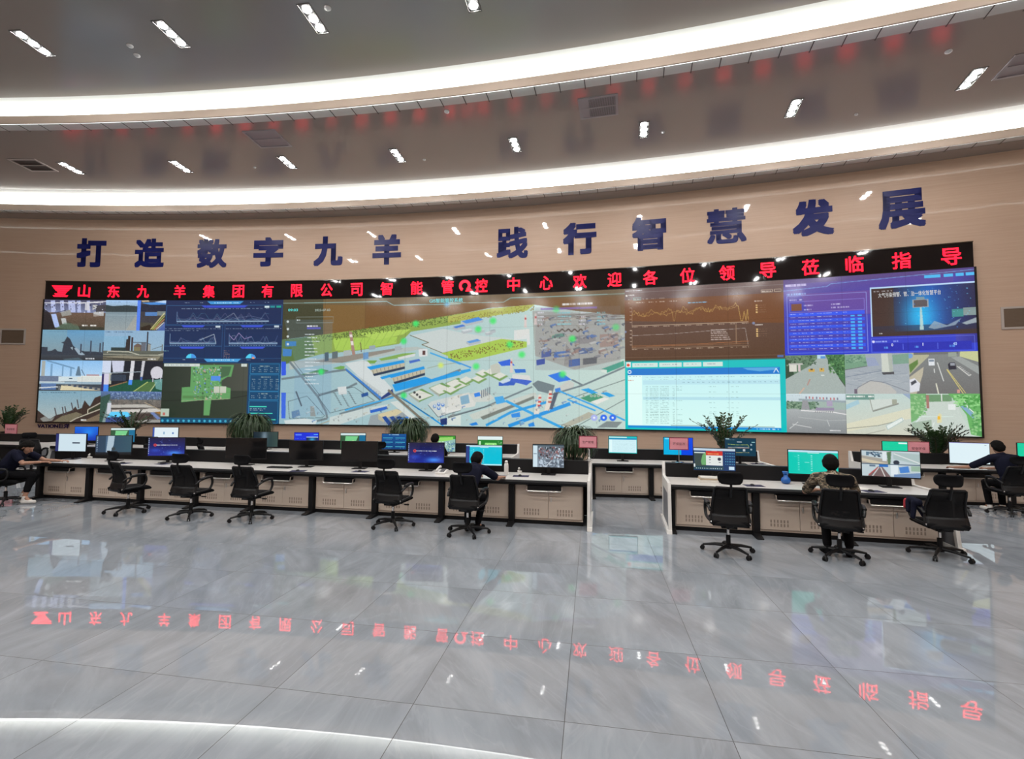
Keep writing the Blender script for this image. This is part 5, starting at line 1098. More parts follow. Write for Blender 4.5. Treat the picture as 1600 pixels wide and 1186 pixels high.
def make_chair(label, headrest=True):
    t = thing('office_chair', label, 'office chair', (0, 0, 0), 0, 'black swivel chairs')
    wf = lambda z: .245-.055*(z-.42)/.52
    st = MB(); n = 9; ring = []
    for yy, zt in ((-.23, .475), (-.18, .49), (-.05, .485), (.1, .485), (.2, .48), (.25, .462), (.265, .44)):
        hw = .235 if yy < .2 else .225
        ring.append([(hw*u, yy, zt-.018*(abs(u) > .8)-.005*(1-u*u)) for u in np.linspace(-1, 1, 9)])
    vs = [p for r in ring for p in r]+[(p[0]*.93, p[1]*.95, .405) for r in ring for p in r]
    nx, ny = 9, len(ring); f = []; N = nx*ny
    for j in range(ny-1):
        for i in range(nx-1):
            a = j*nx+i; f += [(a, a+1, a+nx+1, a+nx), (N+a, N+a+nx, N+a+nx+1, N+a+1)]
    for i in range(nx-1): f += [(i, N+i, N+i+1, i+1), ((ny-1)*nx+i, (ny-1)*nx+i+1, N+(ny-1)*nx+i+1, N+(ny-1)*nx+i)]
    for j in range(ny-1): f += [(j*nx, (j+1)*nx, N+(j+1)*nx, N+j*nx), (j*nx+nx-1, N+j*nx+nx-1, N+(j+1)*nx+nx-1, (j+1)*nx+nx-1)]
    obj('seat', st.add(vs, f), M_BLKF, t, smooth=True)
    obj('backrest', back_grid(MB(), .43, .92, lambda z: wf(z)-.012, 0, .010), M_MESH, t, smooth=True)
    rim = []
    def rp(x, z): hw = wf(z); return (x, back_y(z)+.045*(x/hw)**2-.006, z)
    rim = [rp(wf(z), z) for z in np.linspace(.44, .91, 9)]+[rp(x, .925) for x in np.linspace(.17, -.17, 6)]+[rp(-wf(z), z) for z in np.linspace(.91, .44, 9)]+[rp(x, .425) for x in np.linspace(-.2, .2, 6)]+[rp(wf(.44), .44)]
    bf = obj('back_frame', MB().tube(rim, .016, 8, cap=False), M_BLK, t, smooth=True)
    low = back_grid(MB(), .425, .56, lambda z: wf(z)-.004, -.012, .012, 12, 4)
    obj('lumbar_shell', low, M_BLK, t, smooth=True)
    for s in (-1, 1):
        obj('bolt', MB().ball((s*.236, -.205, .455), .014, n=8, m=6), M_CHR, bf, smooth=True)
        a = rpath([(s*.232, -.19, .455), (s*.262, -.06, .47), (s*.272, .09, .49), (s*.275, .145, .58), (s*.272, .13, .665), (s*.27, .08, .685), (s*.268, -.05, .672), (s*.262, -.14, .645), (s*.245, -.2, .60)], 5)
        ar = obj('armrest', MB().tube(a, .017, 8, flat=1.25), M_BLK, t, smooth=True)
        obj('arm_pad', MB().tube(rpath([(s*.27, .13, .688), (s*.269, .03, .697), (s*.266, -.1, .678)], 4), [.022]*9, 8, flat=1.5), M_BLK, ar, smooth=True)
    obj('mechanism', MB().box(-.1, .1, -.13, .11, .355, .408).prism_x([(-.13, .37), (-.13, .405), (-.25, .46), (-.25, .42)], -.05, .05), M_BLKM, t, bevel=.008)
    lv = MB().tube([(.08, .0, .375), (.22, .01, .37)], .006, 6).box(.2, .27, -.005, .03, .355, .372)
    obj('lever', lv, M_BLK, t)
    obj('gas_lift', MB().lathe([(.03, .10), (.03, .24), (.026, .245), (.017, .245), (.017, .37)], 14), M_BLKM, t, smooth=False)
    obj('piston', MB().lathe([(.0185, .25), (.0185, .32)], 14), M_CHR, t)
    b = MB().lathe([(.045, .065), (.05, .08), (.046, .12), (.03, .135)], 14)
    for k in range(5):
        q = 2*math.pi*k/5+.35
        d = Vector((math.cos(q), math.sin(q), 0))
        b.tube([d*.03+Vector((0, 0, .105)), d*.18+Vector((0, 0, .098)), d*.325+Vector((0, 0, .072))], [.027, .022, .014], 8)
    obj('base', b, M_BLK, t)
    for k in range(5):
        q = 2*math.pi*k/5+.35; d = Vector((math.cos(q), math.sin(q), 0)); e = Vector((-d.y, d.x, 0)); o_ = d*.325
        cs = MB().tube([o_+Vector((0, 0, .075)), o_+Vector((0, 0, .035))], .009, 6)
        for s in (-1, 1):
            c0 = o_+d*.012+e*s*.008+Vector((0, 0, .029)); cs.tube([c0, c0+e*s*.016], .029, 12)
        cs.tube([o_+d*.012-e*.02+Vector((0, 0, .05)), o_+d*.012+e*.02+Vector((0, 0, .05))], .018, 8)
        obj('caster', cs, M_BLK, t)
    if headrest:
        h = obj('headrest', MB().tube([(0, back_y(.82)-.02, .80), (0, back_y(.92)-.035, .93), (0, back_y(.92)-.03, 1.0)], .016, 8), M_BLK, t)
        hp = MB(); vs = []; f = []
        for s in (0, 1):
            for j in range(7):
                v_ = j/6; z = .975+.155*v_; hw = .15-.03*(2*v_-1)**4+.012*v_
                for i in range(9):
                    u = -1+2*i/8; vs.append((hw*u*(1-.06*(2*v_-1)**2), back_y(.92)-.0+.05*u*u+.03*math.sin(math.pi*v_)-.03+(-.035 if s else 0), z))
        for j in range(6):
            for i in range(8):
                a = j*9+i; f += [(a, a+1, a+10, a+9), (63+a, 63+a+9, 63+a+10, 63+a+1)]
        for i in range(8): f += [(i, 63+i, 63+i+1, i+1), (54+i, 55+i, 118+i, 117+i)]
        for j in range(6): f += [(j*9, j*9+9, 63+j*9+9, 63+j*9), (j*9+8, 63+j*9+8, 63+j*9+17, j*9+17)]
        obj('head_pad', hp.add(vs, f), M_BLKF, h, smooth=True)
    return t
CHR = make_chair('black mesh swivel chair turned right, leftmost of the three empty ones at the long desk')
def floor_px(px, py): p = at_z(px, py, 0); return (p.x, p.y, 0)
CHR.location = (-8.32, 7.47, 0); CHR.rotation_euler = (0, 0, -.32)
def chair(x, y, rz, label): return dup(CHR, (x, y, 0), rz, label)
chair(-6.92, 7.37, .02, 'black mesh swivel chair, middle of the three empty ones at the long desk')
chair(-5.77, 7.42, -.04, 'black mesh swivel chair, rightmost of the three empty ones at the long desk')
chair(-3.22, 7.47, -.10, 'empty black swivel chair left of the seated navy person at the long desk')
c_p2 = chair(-1.91, 7.28, -.10, 'black swivel chair under the navy person in the middle')
chair(1.84, 7.01, -.12, 'empty black swivel chair with wide headrest at left end of the right front desk')
c_p3 = chair(3.26, 7.09, -.33, 'black swivel chair under the person in the camouflage shirt')
chair(4.65, 7.42, -.12, 'empty black swivel chair turned left at right end of the right front desk')
c_p1 = chair(-11.30, 7.62, -1.05, 'black swivel chair under the person at the left edge')
c_p4 = chair(7.86, 10.62, .02, 'black swivel chair under the navy person at the right edge')
c_p5 = chair(-3.62, 10.55, 0, 'black chair of the person hidden behind the front monitors')
chair(-15.35, 10.9, -1.9, 'black chair with headrest seen against the wall at the far left')
chair(-9.55, 10.75, -.6, 'black chair behind the leftmost black monitor')
chair(-11.15, 10.75, .3, 'black chair behind the dark blue monitor on the left')
chair(-4.95, 10.75, .2, 'black chair behind the rightmost of the three black monitors')
chair(5.62, 10.55, .9, 'black chair behind the traffic picture monitor on the right')

# ================================================================== monitors
def smallpic(kind, seed):
    c = Canvas(96, 56, (20, 30, 60), seed)
    if kind == 'white':
        c.rect(0, 0, 1, 1, (205, 225, 235)); c.rect(0, 0, .1, 1, (40, 50, 110)); c.rect(.55, .48, .8, .56, (50, 60, 80))
    elif kind == 'white2':
        c.rect(0, 0, 1, 1, (222, 236, 242)); c.rect(0, 0, .07, 1, (60, 90, 170)); c.rect(.42, .3, .47, .48, (130, 170, 200)); c.rect(.76, .34, .82, .46, (90, 130, 190))
    elif kind == 'plain':
        c.rect(0, 0, 1, 1, (222, 240, 246)); c.rect(0, 0, 1, .03, (170, 170, 220)); c.rect(.88, .1, .93, .12, (60, 70, 80))
    elif kind == 'grey':
        c.hgrad(0, 0, 1, 1, (40, 62, 88), (50, 84, 100)); c.rect(.28, 0, .34, .95, (70, 100, 130)); c.poly([(.34, 0), (.52, 0), (.5, .5), (.42, .9), (.3, .9)], (170, 190, 205)); c.rect(0, .88, 1, 1, (16, 22, 30)); c.disc(.5, .7, 5, (50, 60, 66))
        for k in range(9): c.rect(.03, .06+.09*k, .06, .1+.09*k, (150, 170, 190))
    elif kind == 'space':
        c.vgrad(0, 0, 1, 1, (18, 20, 62), (24, 40, 150)); d = np.exp(-(((c.X-.72)/.2)**2+((c.Y-.85)/.12)**2)); c.blend((slice(None), slice(None)), d.astype(np.float32), (70, 150, 245), .9)
        d = np.exp(-(((c.X-.2)/.14)**2+((c.Y-.7)/.1)**2)); c.blend((slice(None), slice(None)), d.astype(np.float32), (40, 80, 200), .7)
        c.text(.22, .4, .8, (225, 230, 240), 1, .05, .05, 8); c.disc(.19, .41, 4, (225, 70, 60)); c.disc(.19, .41, 2, (30, 30, 80))
        for k in range(9): c.rect(.01, .04+.1*k, .035, .09+.1*k, (170, 190, 215), .9)
        c.speck(.1, 0, 1, 1, 30, [(90, 120, 220)], (1, 2), .6)
    elif kind in ('teal', 'cyan'):
        q = (0, 200, 180) if kind == 'teal' else (0, 190, 215)
        c.rect(0, 0, 1, 1, q); c.rect(0, 0, 1, .09, (190, 225, 240)); c.rect(.4, .1, .62, .13, (220, 250, 250))
        if kind == 'cyan': c.rect(0, .05, .1, 1, (30, 60, 130)); c.rect(.1, .93, 1, 1, (180, 235, 245)); 
        for k in range(9):
            c.rect(.2, .22+.075*k, .23, .245+.075*k, (120, 235, 225)); c.rect(.46+.02*(kind == 'cyan'), .22+.075*k, .485+.02*(kind == 'cyan'), .25+.075*k, (140, 235, 225))
        c.rect(.33, .5, .43, .52, (150, 240, 230)); c.text(.1, .27, .2, (110, 230, 220), .8, .02, .2)
    elif kind == 'green':
        c.rect(0, 0, 1, 1, (0, 205, 160)); c.rect(.65, .06, .98, .13, (215, 245, 240)); c.rect(.7, 0, .98, .05, (40, 200, 170)); c.text(.08, .3, .3, (70, 225, 190), .8, .03)
    elif kind == 'cams':
        c.vgrad(0, 0, 1, 1, (90, 104, 116), (140, 156, 170)); c.rect(0, 0, .15, 1, (205, 225, 235)); c.rect(0, 0, 1, .06, (60, 80, 90)); c.speck(.17, .08, 1, .6, 230, [(40, 46, 54), (200, 212, 225), (110, 100, 110), (140, 90, 90)], (1, 6)); c.speck(.17, .6, 1, .95, 60, [(80, 90, 104), (190, 205, 220)], (2, 9)); c.rect(.02, .4, .13, .43, (120, 140, 160)); c.line([(.4, 1), (.6, .7)], 2, (205, 215, 225))
    elif kind == 'dash':
        c.rect(0, 0, 1, 1, (18, 56, 104)); c.rect(0, 0, 1, .1, (190, 210, 225)); c.rect(.02, .17, .28, .23, (200, 215, 215)); c.rect(.02, .23, .3, .8, (62, 76, 74)); c.poly([(.22, .3), (.32, .15), (.34, .76), (.2, .76), (.18, .6)], (110, 170, 110)); c.rect(.3, .13, .7, .32, (205, 50, 40)); c.text(.35, .24, .65, (240, 200, 120), 1, .04, .1, 6); c.rect(.3, .32, .7, .76, (222, 228, 225)); c.rect(.44, .1, .56, .13, (220, 160, 160)); c.disc(.62, .48, 4, (46, 46, 66)); c.rect(.37, .38, .42, .42, (90, 90, 100)); c.rect(.37, .5, .42, .54, (120, 120, 130)); c.rect(.37, .62, .42, .66, (170, 170, 175)); c.rect(.6, .6, .66, .64, (90, 90, 100)); c.rect(0, .8, .72, .97, (40, 70, 80)); c.rect(.84, .8, .97, .95, (200, 225, 240))
        for k in range(13): c.rect(.06+.05*k, .9, .08+.05*k, .93, (190, 215, 230))
        for k in range(5):
            for j in range(6): c.rect(.76+.04*j, .2+.12*k, .78+.04*j, .24+.12*k, (90, 170, 200), .8)
        c.rect(0, .72, .04, .86, (220, 225, 225))
    elif kind == 'roads':
        c.rect(0, 0, 1, 1, (190, 205, 210)); c.poly([(0, .2), (.5, .35), (.5, .5), (0, .5)], (165, 160, 150)); c.poly([(0, .3), (.48, .5), (.2, .5), (0, .42)], (205, 195, 170)); c.rect(.08, .05, .32, .2, (90, 120, 140)); c.rect(.36, .03, .44, .4, (220, 228, 232)); c.poly([(.44, .05), (.52, .02), (.5, .5), (.46, .5)], (90, 120, 90)); c.poly([(.55, .05), (1, .1), (1, .5), (.55, .3)], (170, 190, 190)); c.line([(.56, .1), (1, .45)], 2, (220, 225, 225)); c.disc(.6, .44, 5, (40, 50, 66)); c.speck(.1, .02, .34, .22, 24, [(50, 66, 84), (200, 215, 225)], (1, 4))
        c.rect(0, .5, 1, .53, (80, 100, 120)); c.poly([(.1, 1), (.28, .62), (.36, .62), (.5, 1)], (120, 100, 100)); c.line([(.3, .64), (.18, 1)], 1.5, (220, 225, 225)); c.line([(.33, .64), (.4, 1)], 1.5, (225, 225, 220)); c.line([(.28, .66), (.12, .95)], 2, (180, 70, 70)); c.rect(.3, .54, .46, .62, (40, 110, 190)); c.rect(.14, .56, .24, .63, (100, 120, 140)); c.rect(.5, .53, .62, .95, (220, 230, 235)); c.poly([(.64, .62), (.8, .56), (.82, .8), (.66, .84)], (70, 130, 205)); c.rect(.84, .56, 1, .75, (150, 180, 160)); c.poly([(.55, .9), (1, .8), (1, 1), (.55, 1)], (110, 140, 180))
    elif kind == 'blue':
        c.vgrad(0, 0, 1, 1, (20, 105, 225), (8, 50, 170)); d = np.exp(-(((c.X-.6)/.25)**2+((c.Y-.4)/.3)**2)); c.blend((slice(None), slice(None)), d.astype(np.float32), (40, 150, 245), .7)
    elif kind == 'map':
        c.rect(0, 0, 1, 1, (40, 80, 90)); c.rect(0, 0, 1, .14, (205, 225, 225)); c.rect(0, .14, 1, 1, (50, 90, 62)); c.poly([(.2, .2), (.7, .2), (.6, .6), (.75, 1), (.15, 1)], (120, 205, 140)); c.rect(.75, .12, 1, 1, (24, 110, 150)); c.disc(.5, .6, 7, (200, 225, 160), .8)
    elif kind == 'dim':
        c.hgrad(0, 0, 1, 1, (14, 34, 48), (56, 76, 72)); d = np.exp(-(((c.X-.45)/.12)**2+((c.Y-.35)/.5)**2)); c.blend((slice(None), slice(None)), d.astype(np.float32), (130, 150, 165), .8)
    elif kind == 'panel':
        c.vgrad(0, 0, 1, 1, (20, 84, 150), (14, 60, 116)); c.text(.3, .04, .7, (200, 230, 240), .9, .06, .1)
        for y in (.25, .52, .8):
            for x in (.05, .55): c.rect(x, y, x+.4, y+.04, (80, 200, 225), .9); c.text(x, y+.1, x+.36, (150, 205, 225), .7, .03)
    elif kind == 'mgmt':
        c.rect(0, 0, 1, 1, (28, 50, 215)); c.rect(.05, .1, .3, .2, (90, 130, 240)); c.text(.05, .4, .45, (130, 160, 250), .8, .03); c.rect(.5, .3, .98, .95, (20, 40, 90)); d = np.exp(-(((c.X-.74)/.12)**2+((c.Y-.6)/.3)**2)); c.blend((slice(None), slice(None)), d.astype(np.float32), (60, 200, 245), .9); c.rect(.5, .28, .98, .33, (200, 220, 245)); c.rect(.8, .1, .97, .16, (90, 180, 245))
    elif kind == 'plant':
        c.rect(0, 0, 1, 1, (150, 190, 180)); c.poly([(0, 0), (1, 0), (1, .2), (.5, .25), (0, .5)], (60, 150, 50)); c.poly([(.2, .12), (.9, .08), (.9, .25), (.3, .4), (.0, .45)], (150, 215, 110)); c.speck(.1, .3, 1, 1, 130, [(220, 235, 235), (90, 130, 160), (60, 110, 170), (120, 160, 150)], (1, 6))
    elif kind == 'plant2':
        c.rect(0, 0, 1, 1, (40, 130, 50)); c.rect(0, 0, 1, .22, (225, 240, 240)); c.poly([(.3, .4), (.75, .4), (.85, 1), (.2, 1)], (150, 230, 130)); c.rect(.05, .3, .12, .9, (190, 235, 190)); c.speck(.3, .45, .7, 1, 30, [(220, 245, 200)], (2, 5)); c.speck(.8, .3, .98, .6, 12, [(180, 225, 180)], (1, 3))
    elif kind == 'table':
        c.rect(0, 0, 1, 1, (0, 195, 195)); c.rect(.02, .1, .98, .2, (20, 140, 190)); c.rect(.02, .03, .65, .09, (205, 240, 235)); c.rect(.02, .2, .98, .95, (205, 238, 244)); c.rect(.02, .2, .13, .95, (222, 248, 250))
        for k in range(8): c.text(.16, .32+.075*k, .95, (150, 190, 200), .5, .02, .4)
    elif kind == 'duo':
        c.rect(0, 0, 1, 1, (0, 175, 225)); c.rect(.6, 0, 1, 1, (0, 70, 225)); c.rect(.05, .04, .2, .1, (120, 220, 245))
    elif kind == 'chart':
        c.rect(0, 0, 1, 1, (16, 58, 78)); c.text(.03, .1, .35, (150, 180, 190), .8, .02); c.rect(.4, .2, .55, .23, (205, 220, 225)); c.line([(.1, .35), (.4, .38), (.75, .36), (.78, .5)], 1.2, (170, 190, 100)); c.line([(.1, .56), (.78, .54)], 1.2, (190, 150, 140)); c.line([(.1, .52), (.78, .5)], 1, (205, 215, 210)); c.rect(.58, .6, .66, .74, (190, 200, 205)); c.line([(.1, .82), (.78, .8)], 1.2, (190, 180, 120)); c.disc(.85, .36, 3, (150, 170, 180)); c.disc(.85, .62, 3, (150, 170, 180)); c.rect(.86, .2, .97, .23, (150, 200, 205)); c.rect(.03, .04, .15, .07, (190, 220, 225))
    return c
def monitor(l, t_, r, b, Y, zdesk, label, kind=None, seed=1, yaw=None, keep=None):
    """a desk monitor whose panel spans the given picture corners at depth Y"""
    tl, br = at_y(l, t_, Y), at_y(r, b, Y); tr, bl = at_y(r, t_, Y), at_y(l, b, Y)
    w_ = max(.3, ((tr.x-tl.x)+(br.x-bl.x))/2); h_ = max(.2, (tl.z+tr.z-bl.z-br.z)/2); zc = (tl.z+tr.z+bl.z+br.z)/4
    xc = (tl.x+tr.x)/2
    if keep: h_, zc = keep, (tl.z+tr.z)/2-keep/2
    if yaw is None: yaw = -math.atan2(xc, Y)*.35
    T = thing('monitor', label, 'monitor', (xc, Y, zdesk), yaw, 'desk monitors')
    z = zc-zdesk; b_ = .010
    obj('housing', MB().box(-w_/2-b_, w_/2+b_, .003, .03, z-h_/2-.018, z+h_/2+b_).box(-w_/4, w_/4, .03, .06, z-h_/4, z+h_/4), M_BLK, T, bevel=.004)
    if kind:
        cv = smallpic(kind, seed)
        P = lambda u, v: np.stack([-w_/2+w_*u, np.zeros_like(u), z+h_/2-h_*v], -1)
        o = pixel_mesh('screen', cv, P, T)
    else:
        o = obj('screen', MB().box(-w_/2, w_/2, 0, .003, z-h_/2, z+h_/2), mat('black_glass', (.006, .006, .007), .12), T)
    obj('stand', MB().box(-.03, .03, .055, .075, .012, z), M_BLK, T, bevel=.004)
    obj('foot', MB().box(-.13, .13, -.05, .14, 0, .012), M_BLK, T, bevel=.004)
    return T
YF = 8.62; YG = 8.42
monitor(91, 678, 132, 705, YF+.05, .75, 'monitor with white page beside the person at the left edge', 'white', 1, .12)
monitor(157, 681, 200, 710, YF, .75, 'monitor with grey picture behind the leftmost empty chair', 'grey', 2)
monitor(238, 684, 284, 712, YF, .75, 'dark blue wallpaper monitor behind the middle of three empty chairs', 'space', 3)
monitor(358, 685, 412, 716, YF, .75, 'switched off black monitor, leftmost of three in a row', None, 4)
monitor(455, 689, 502, 718, YF, .75, 'switched off black monitor, middle of three in a row', None, 5)
monitor(536, 690, 588, 720, YF, .75, 'switched off black monitor, rightmost of three in a row', None, 6)
monitor(639, 692, 693, 723, YF, .75, 'dark blue wallpaper monitor left of the navy person in the middle', 'space', 7)
monitor(729, 696, 784, 727, YF, .75, 'cyan monitor the navy person in the middle is facing', 'cyan', 8)
monitor(833, 695, 881, 730, YF, .75, 'monitor with grey camera pictures at right end of the long desk', 'cams', 9)
monitor(1084, 701, 1148, 735, YG, .75, 'monitor with red headed pop-up at left end of right front desk', 'dash', 10)
monitor(1233, 704, 1307, 741, YG, .75, 'turquoise monitor in front of the camouflage shirt', 'teal', 11)
monitor(1349, 705, 1433, 745, YG, .75, 'monitor showing four road camera pictures', 'roads', 12)
YR = 11.75; YB = 11.15
monitor(122, 667, 149, 687, YR, .75, 'plain blue monitor in rear row at left', 'blue', 13, keep=.40)
monitor(178, 669, 207, 689, YR, .75, 'rear row monitor with green map before the left plant', 'map', 14, keep=.40)
monitor(243, 668, 275, 684, YR, .75, 'rear row monitor with white page at left', 'white2', 15, keep=.40)
monitor(399, 675, 432, 692, YR, .75, 'dim rear row monitor right of the dome shaped plant', 'dim', 16, keep=.40)
monitor(462, 676, 496, 696, YR, .75, 'bright blue rear row monitor above the middle black monitor', 'mgmt', 17, keep=.40)
monitor(534, 677, 570, 697, YR, .75, 'rear row monitor with map above the rightmost black monitor', 'map', 18, keep=.40)
monitor(598, 678, 634, 700, YR, .75, 'blue dashboard rear row monitor left of the second dome plant', 'panel', 19, keep=.40)
monitor(677, 681, 711, 703, YR, .75, 'rear row monitor with green plant map beside the hidden head', 'plant', 20, keep=.40)
monitor(747, 682, 785, 703, YR, .75, 'rear row monitor with green area above the cyan monitor', 'plant2', 21, keep=.40)
monitor(951, 682, 995, 706, YB, .75, 'turquoise framed table monitor across the aisle', 'table', 22, keep=.38)
monitor(1037, 684, 1082, 707, YB, .75, 'cyan and blue monitor behind the pink sign at the aisle', 'duo', 23, keep=.38)
monitor(1133, 685, 1180, 711, YB, .75, 'dark chart monitor in front of the plant right of the aisle', 'chart', 24, keep=.38)
monitor(1380, 690, 1416, 712, YR, .75, 'green monitor left of the pink sign at right', 'green', 25, keep=.42)
monitor(1486, 692, 1542, 718, YR, .75, 'plain white monitor left of the person at the right edge', 'plain', 26, keep=.44)
monitor(1593, 693, 1642, 716, YR, .75, 'green monitor cut by the right edge', 'green', 27, keep=.42)

# ================================================================== pink desk signs
def sign(l, t_, r, b, Y, label, body):
    tl, br = at_y(l, t_, Y), at_y(r, b, Y); w_ = br.x-tl.x; h_ = tl.z-br.z; xc = (tl.x+br.x)/2; zc = (tl.z+br.z)/2; z0 = .99
    T = thing('desk_sign', label, 'sign', (xc, Y, z0), 0, 'pink section signs on poles')
    z = zc-z0
    obj('frame', MB().box(-w_/2, w_/2, .0, .012, z-h_/2, z+h_/2), M_RED, T, bevel=.003)
    obj('card', MB().box(-w_/2+.014, w_/2-.014, -.002, .0, z-h_/2+.014, z+h_/2-.014), M_PINK, T)
    obj('pole', MB().tube([(0, .006, .01), (0, .006, z-h_/2)], .007, 8), M_SIL, T)
    obj('base', MB().box(-.06, .06, -.04, .055, 0, .012), M_CHR, T, bevel=.003)
    me, d = glyph(body, 1, .0, .0); v = np.zeros(len(me.vertices)*3, np.float32); me.vertices.foreach_get('co', v); v = v.reshape(-1, 3)
    s = min(w_*.62/d[0], h_*.3/d[1]); q = np.stack([v[:, 0]*s, np.full(len(v), -.0045), z+v[:, 1]*s], 1)
    me.vertices.foreach_set('co', q.astype(np.float32).ravel()); me.materials.append(M_INK); me.name = 'lettering'
    link(bpy.data.objects.new('lettering', me), T)
sign(904.5, 681, 933, 700.5, 8.93, 'pink sign on a pole at right end of the long front desk', '生产管理')
sign(1045.5, 683.5, 1076, 703.5, 8.95, 'pink sign on a pole left of the pop-up monitor', '环保监测')
sign(1417.5, 690, 1453, 712, 12.28, 'pink sign on a pole beside the right hand bushy plant', '安全环保')
sign(8, 662.5, 26, 678.5, 12.25, 'pink sign on a pole at the left edge', '能源管理')
# ================================================================== plants behind the consoles
def zz_plant(x, y, label, seed, zp=.62, n=15, L=(.45, .8), spread=.5):
    rng = random.Random(seed)
    T = thing('potted_plant', label, 'potted plant', (x, y, 0), 0, 'potted plants behind the desks')
    pot = obj('pot', MB().lathe([(.13, 0), (.15, .02), (.17, zp-.06), (.185, zp-.05), (.185, zp), (.16, zp), (.155, zp-.05)], 20), M_POT, T, smooth=False)
    obj('soil', MB().lathe([(.155, zp-.06), (.15, zp-.04), (.02, zp-.035)], 14), M_SOIL, pot)
    st, lf = MB(), MB()
    for i in range(n):
        a = rng.uniform(0, 2*math.pi); l = rng.uniform(*L); sp = rng.uniform(.15, 1)*spread
        d = Vector((math.cos(a), math.sin(a), 0)); P = []
        for k in range(13):
            t = k/12; P.append(Vector((0, 0, zp-.05))+d*(.04+sp*l*t**1.5*1.3)+Vector((0, 0, l*(t-.38*sp*t*t*1.3))))
        st.tube(P, [.010-.0005*k for k in range(13)], 5)
        for k in range(2, 13):
            p = P[k]; tg = (P[k]-P[k-1]).normalized(); sd = tg.cross(Vector((0, 0, 1)))
            if sd.length < .1: sd = tg.orthogonal()
            sd.normalize(); up = sd.cross(tg)
            for s in (-1, 1):
                ld = (tg*.75+sd*s*.8+up*rng.uniform(-.2, .4)).normalized(); ln = rng.uniform(.085, .125); wd = ld.cross(up).normalized()*ln*.24
                q = [p, p+ld*ln*.35+wd, p+ld*ln*.75+wd*.75, p+ld*ln, p+ld*ln*.75-wd*.75, p+ld*ln*.35-wd, p+ld*ln*.5-up*.006]
                lf.add(q, [(0, 1, 6), (1, 2, 6), (2, 3, 6), (3, 4, 6), (4, 5, 6), (5, 0, 6)])
    obj('stem', st, M_STEM, T); f = obj('foliage', lf, M_GRN, T)
def strap_plant(x, y, label, seed, zp=.62, n=170, L=(.38, .62), trunk=.3):
    rng = random.Random(seed)
    T = thing('potted_plant', label, 'potted plant', (x, y, 0), 0, 'potted plants behind the desks')
    pot = obj('pot', MB().lathe([(.13, 0), (.15, .02), (.17, zp-.06), (.185, zp-.05), (.185, zp), (.16, zp), (.155, zp-.05)], 20), M_POT, T)
    obj('soil', MB().lathe([(.155, zp-.06), (.15, zp-.04), (.02, zp-.035)], 14), M_SOIL, pot)
    obj('trunk', MB().tube([(0, 0, zp-.05), (.01, .0, zp+trunk*.5), (0, .01, zp+trunk)], [.04, .03, .025], 10), M_STEM, T)
    lf = MB()
    for i in range(n):
        a = rng.uniform(0, 2*math.pi); l = rng.uniform(*L); el = rng.uniform(.1, 1.45); d = Vector((math.cos(a), math.sin(a), 0)); w_ = d.cross(Vector((0, 0, 1)))*rng.uniform(.010, .018)
        p = Vector((0, 0, zp+trunk*rng.uniform(.75, 1.05))); ang = el; Q = []
        for k in range(8):
            Q.append(p.copy()); ang -= .42+.1*rng.random(); p = p+(d*math.cos(ang+.5)+Vector((0, 0, math.sin(ang+.5))))*l/7
        b = len(lf.v)
        for k, q in enumerate(Q):
            s = max(.08, math.sin(math.pi*(.18+.82*k/7))); lf.v += [tuple(q-w_*s), tuple(q+Vector((0, 0, -.004*s))), tuple(q+w_*s)]
        for k in range(7):
            o_ = b+3*k; lf.f += [(o_, o_+1, o_+4, o_+3), (o_+1, o_+2, o_+5, o_+4)]
    obj('foliage', lf, M_GRN2, T)
def plant_at(px, py, Y): p = at_y(px, py, Y); return p.x
zz_plant(plant_at(12, 680, 13.0), 13.0, 'broad leafy plant behind the pink sign at the left edge', 3, 1.0, 20, (.6, 1.0), .6)
zz_plant(plant_at(203, 675, 12.9), 12.9, 'spreading leafy plant around the green map monitor at left', 5, 1.0, 20, (.6, 1.0), .75)
strap_plant(plant_at(391, 680, 12.9), 12.9, 'dome shaped strap leaved plant above the leftmost black monitor', 7, .95, 700, (.9, 1.25), .38)
strap_plant(plant_at(638, 685, 12.75), 12.75, 'dome shaped strap leaved plant beside the blue dashboard monitor', 9, .95, 640, (.8, 1.1), .36)
strap_plant(plant_at(897, 690, 10.0), 10.0, 'strap leaved plant with bare trunk behind the pink aisle sign', 11, .92, 420, (.6, .9), .40)
zz_plant(plant_at(1132, 690, 12.7), 12.7, 'upright leafy plant behind the dark chart monitor', 14, .85, 20, (.6, 1.15), .62)
zz_plant(plant_at(1464, 700, 12.85), 12.85, 'bushy leafy plant beside the pink sign at right', 17, .85, 30, (.6, .95), .55)

# ================================================================== small things on the desks
def mouse_set(px, py, z, mlabel, plabel, rz=0):
    p = at_z(px, py, z)
    T = obj('mouse_pad', MB().box(-.14, .14, -.1, .1, 0, .004), M_PAD, bevel=.001, loc=(p.x, p.y, z)); T.rotation_euler = (0, 0, rz); tag(T, plabel, 'mouse pad', 'navy mouse pads')
    m = MB().ball((0, 0, 0), .033, .058, .026, 12, 8); m.v = [(x, y, max(0, zz)) for x, y, zz in m.v]
    o = obj('mouse', m, M_BLK, smooth=True, loc=(p.x-.02, p.y+.01, z+.004)); o.rotation_euler = (0, 0, rz); tag(o, mlabel, 'computer mouse', 'black mice')
DT = .75
for px, py, where in ((255, 725, 'left of the middle empty chair'), (563, 737, 'between the third black monitor and an empty chair'), (466, 736, 'beside the black keyboard'),
                      (778, 744, 'by the white bottle'), (814, 744, 'in front of the desk phone near the long desk end'), (1178, 759, 'right of the headrest chair'), (1364, 768, 'below the road camera monitor'), (192, 724, 'by the leftmost empty chair')):
    mouse_set(px, py, DT, 'black mouse on the pad %s' % where, 'dark blue mouse pad %s' % where, random.Random(px).uniform(-.3, .3))
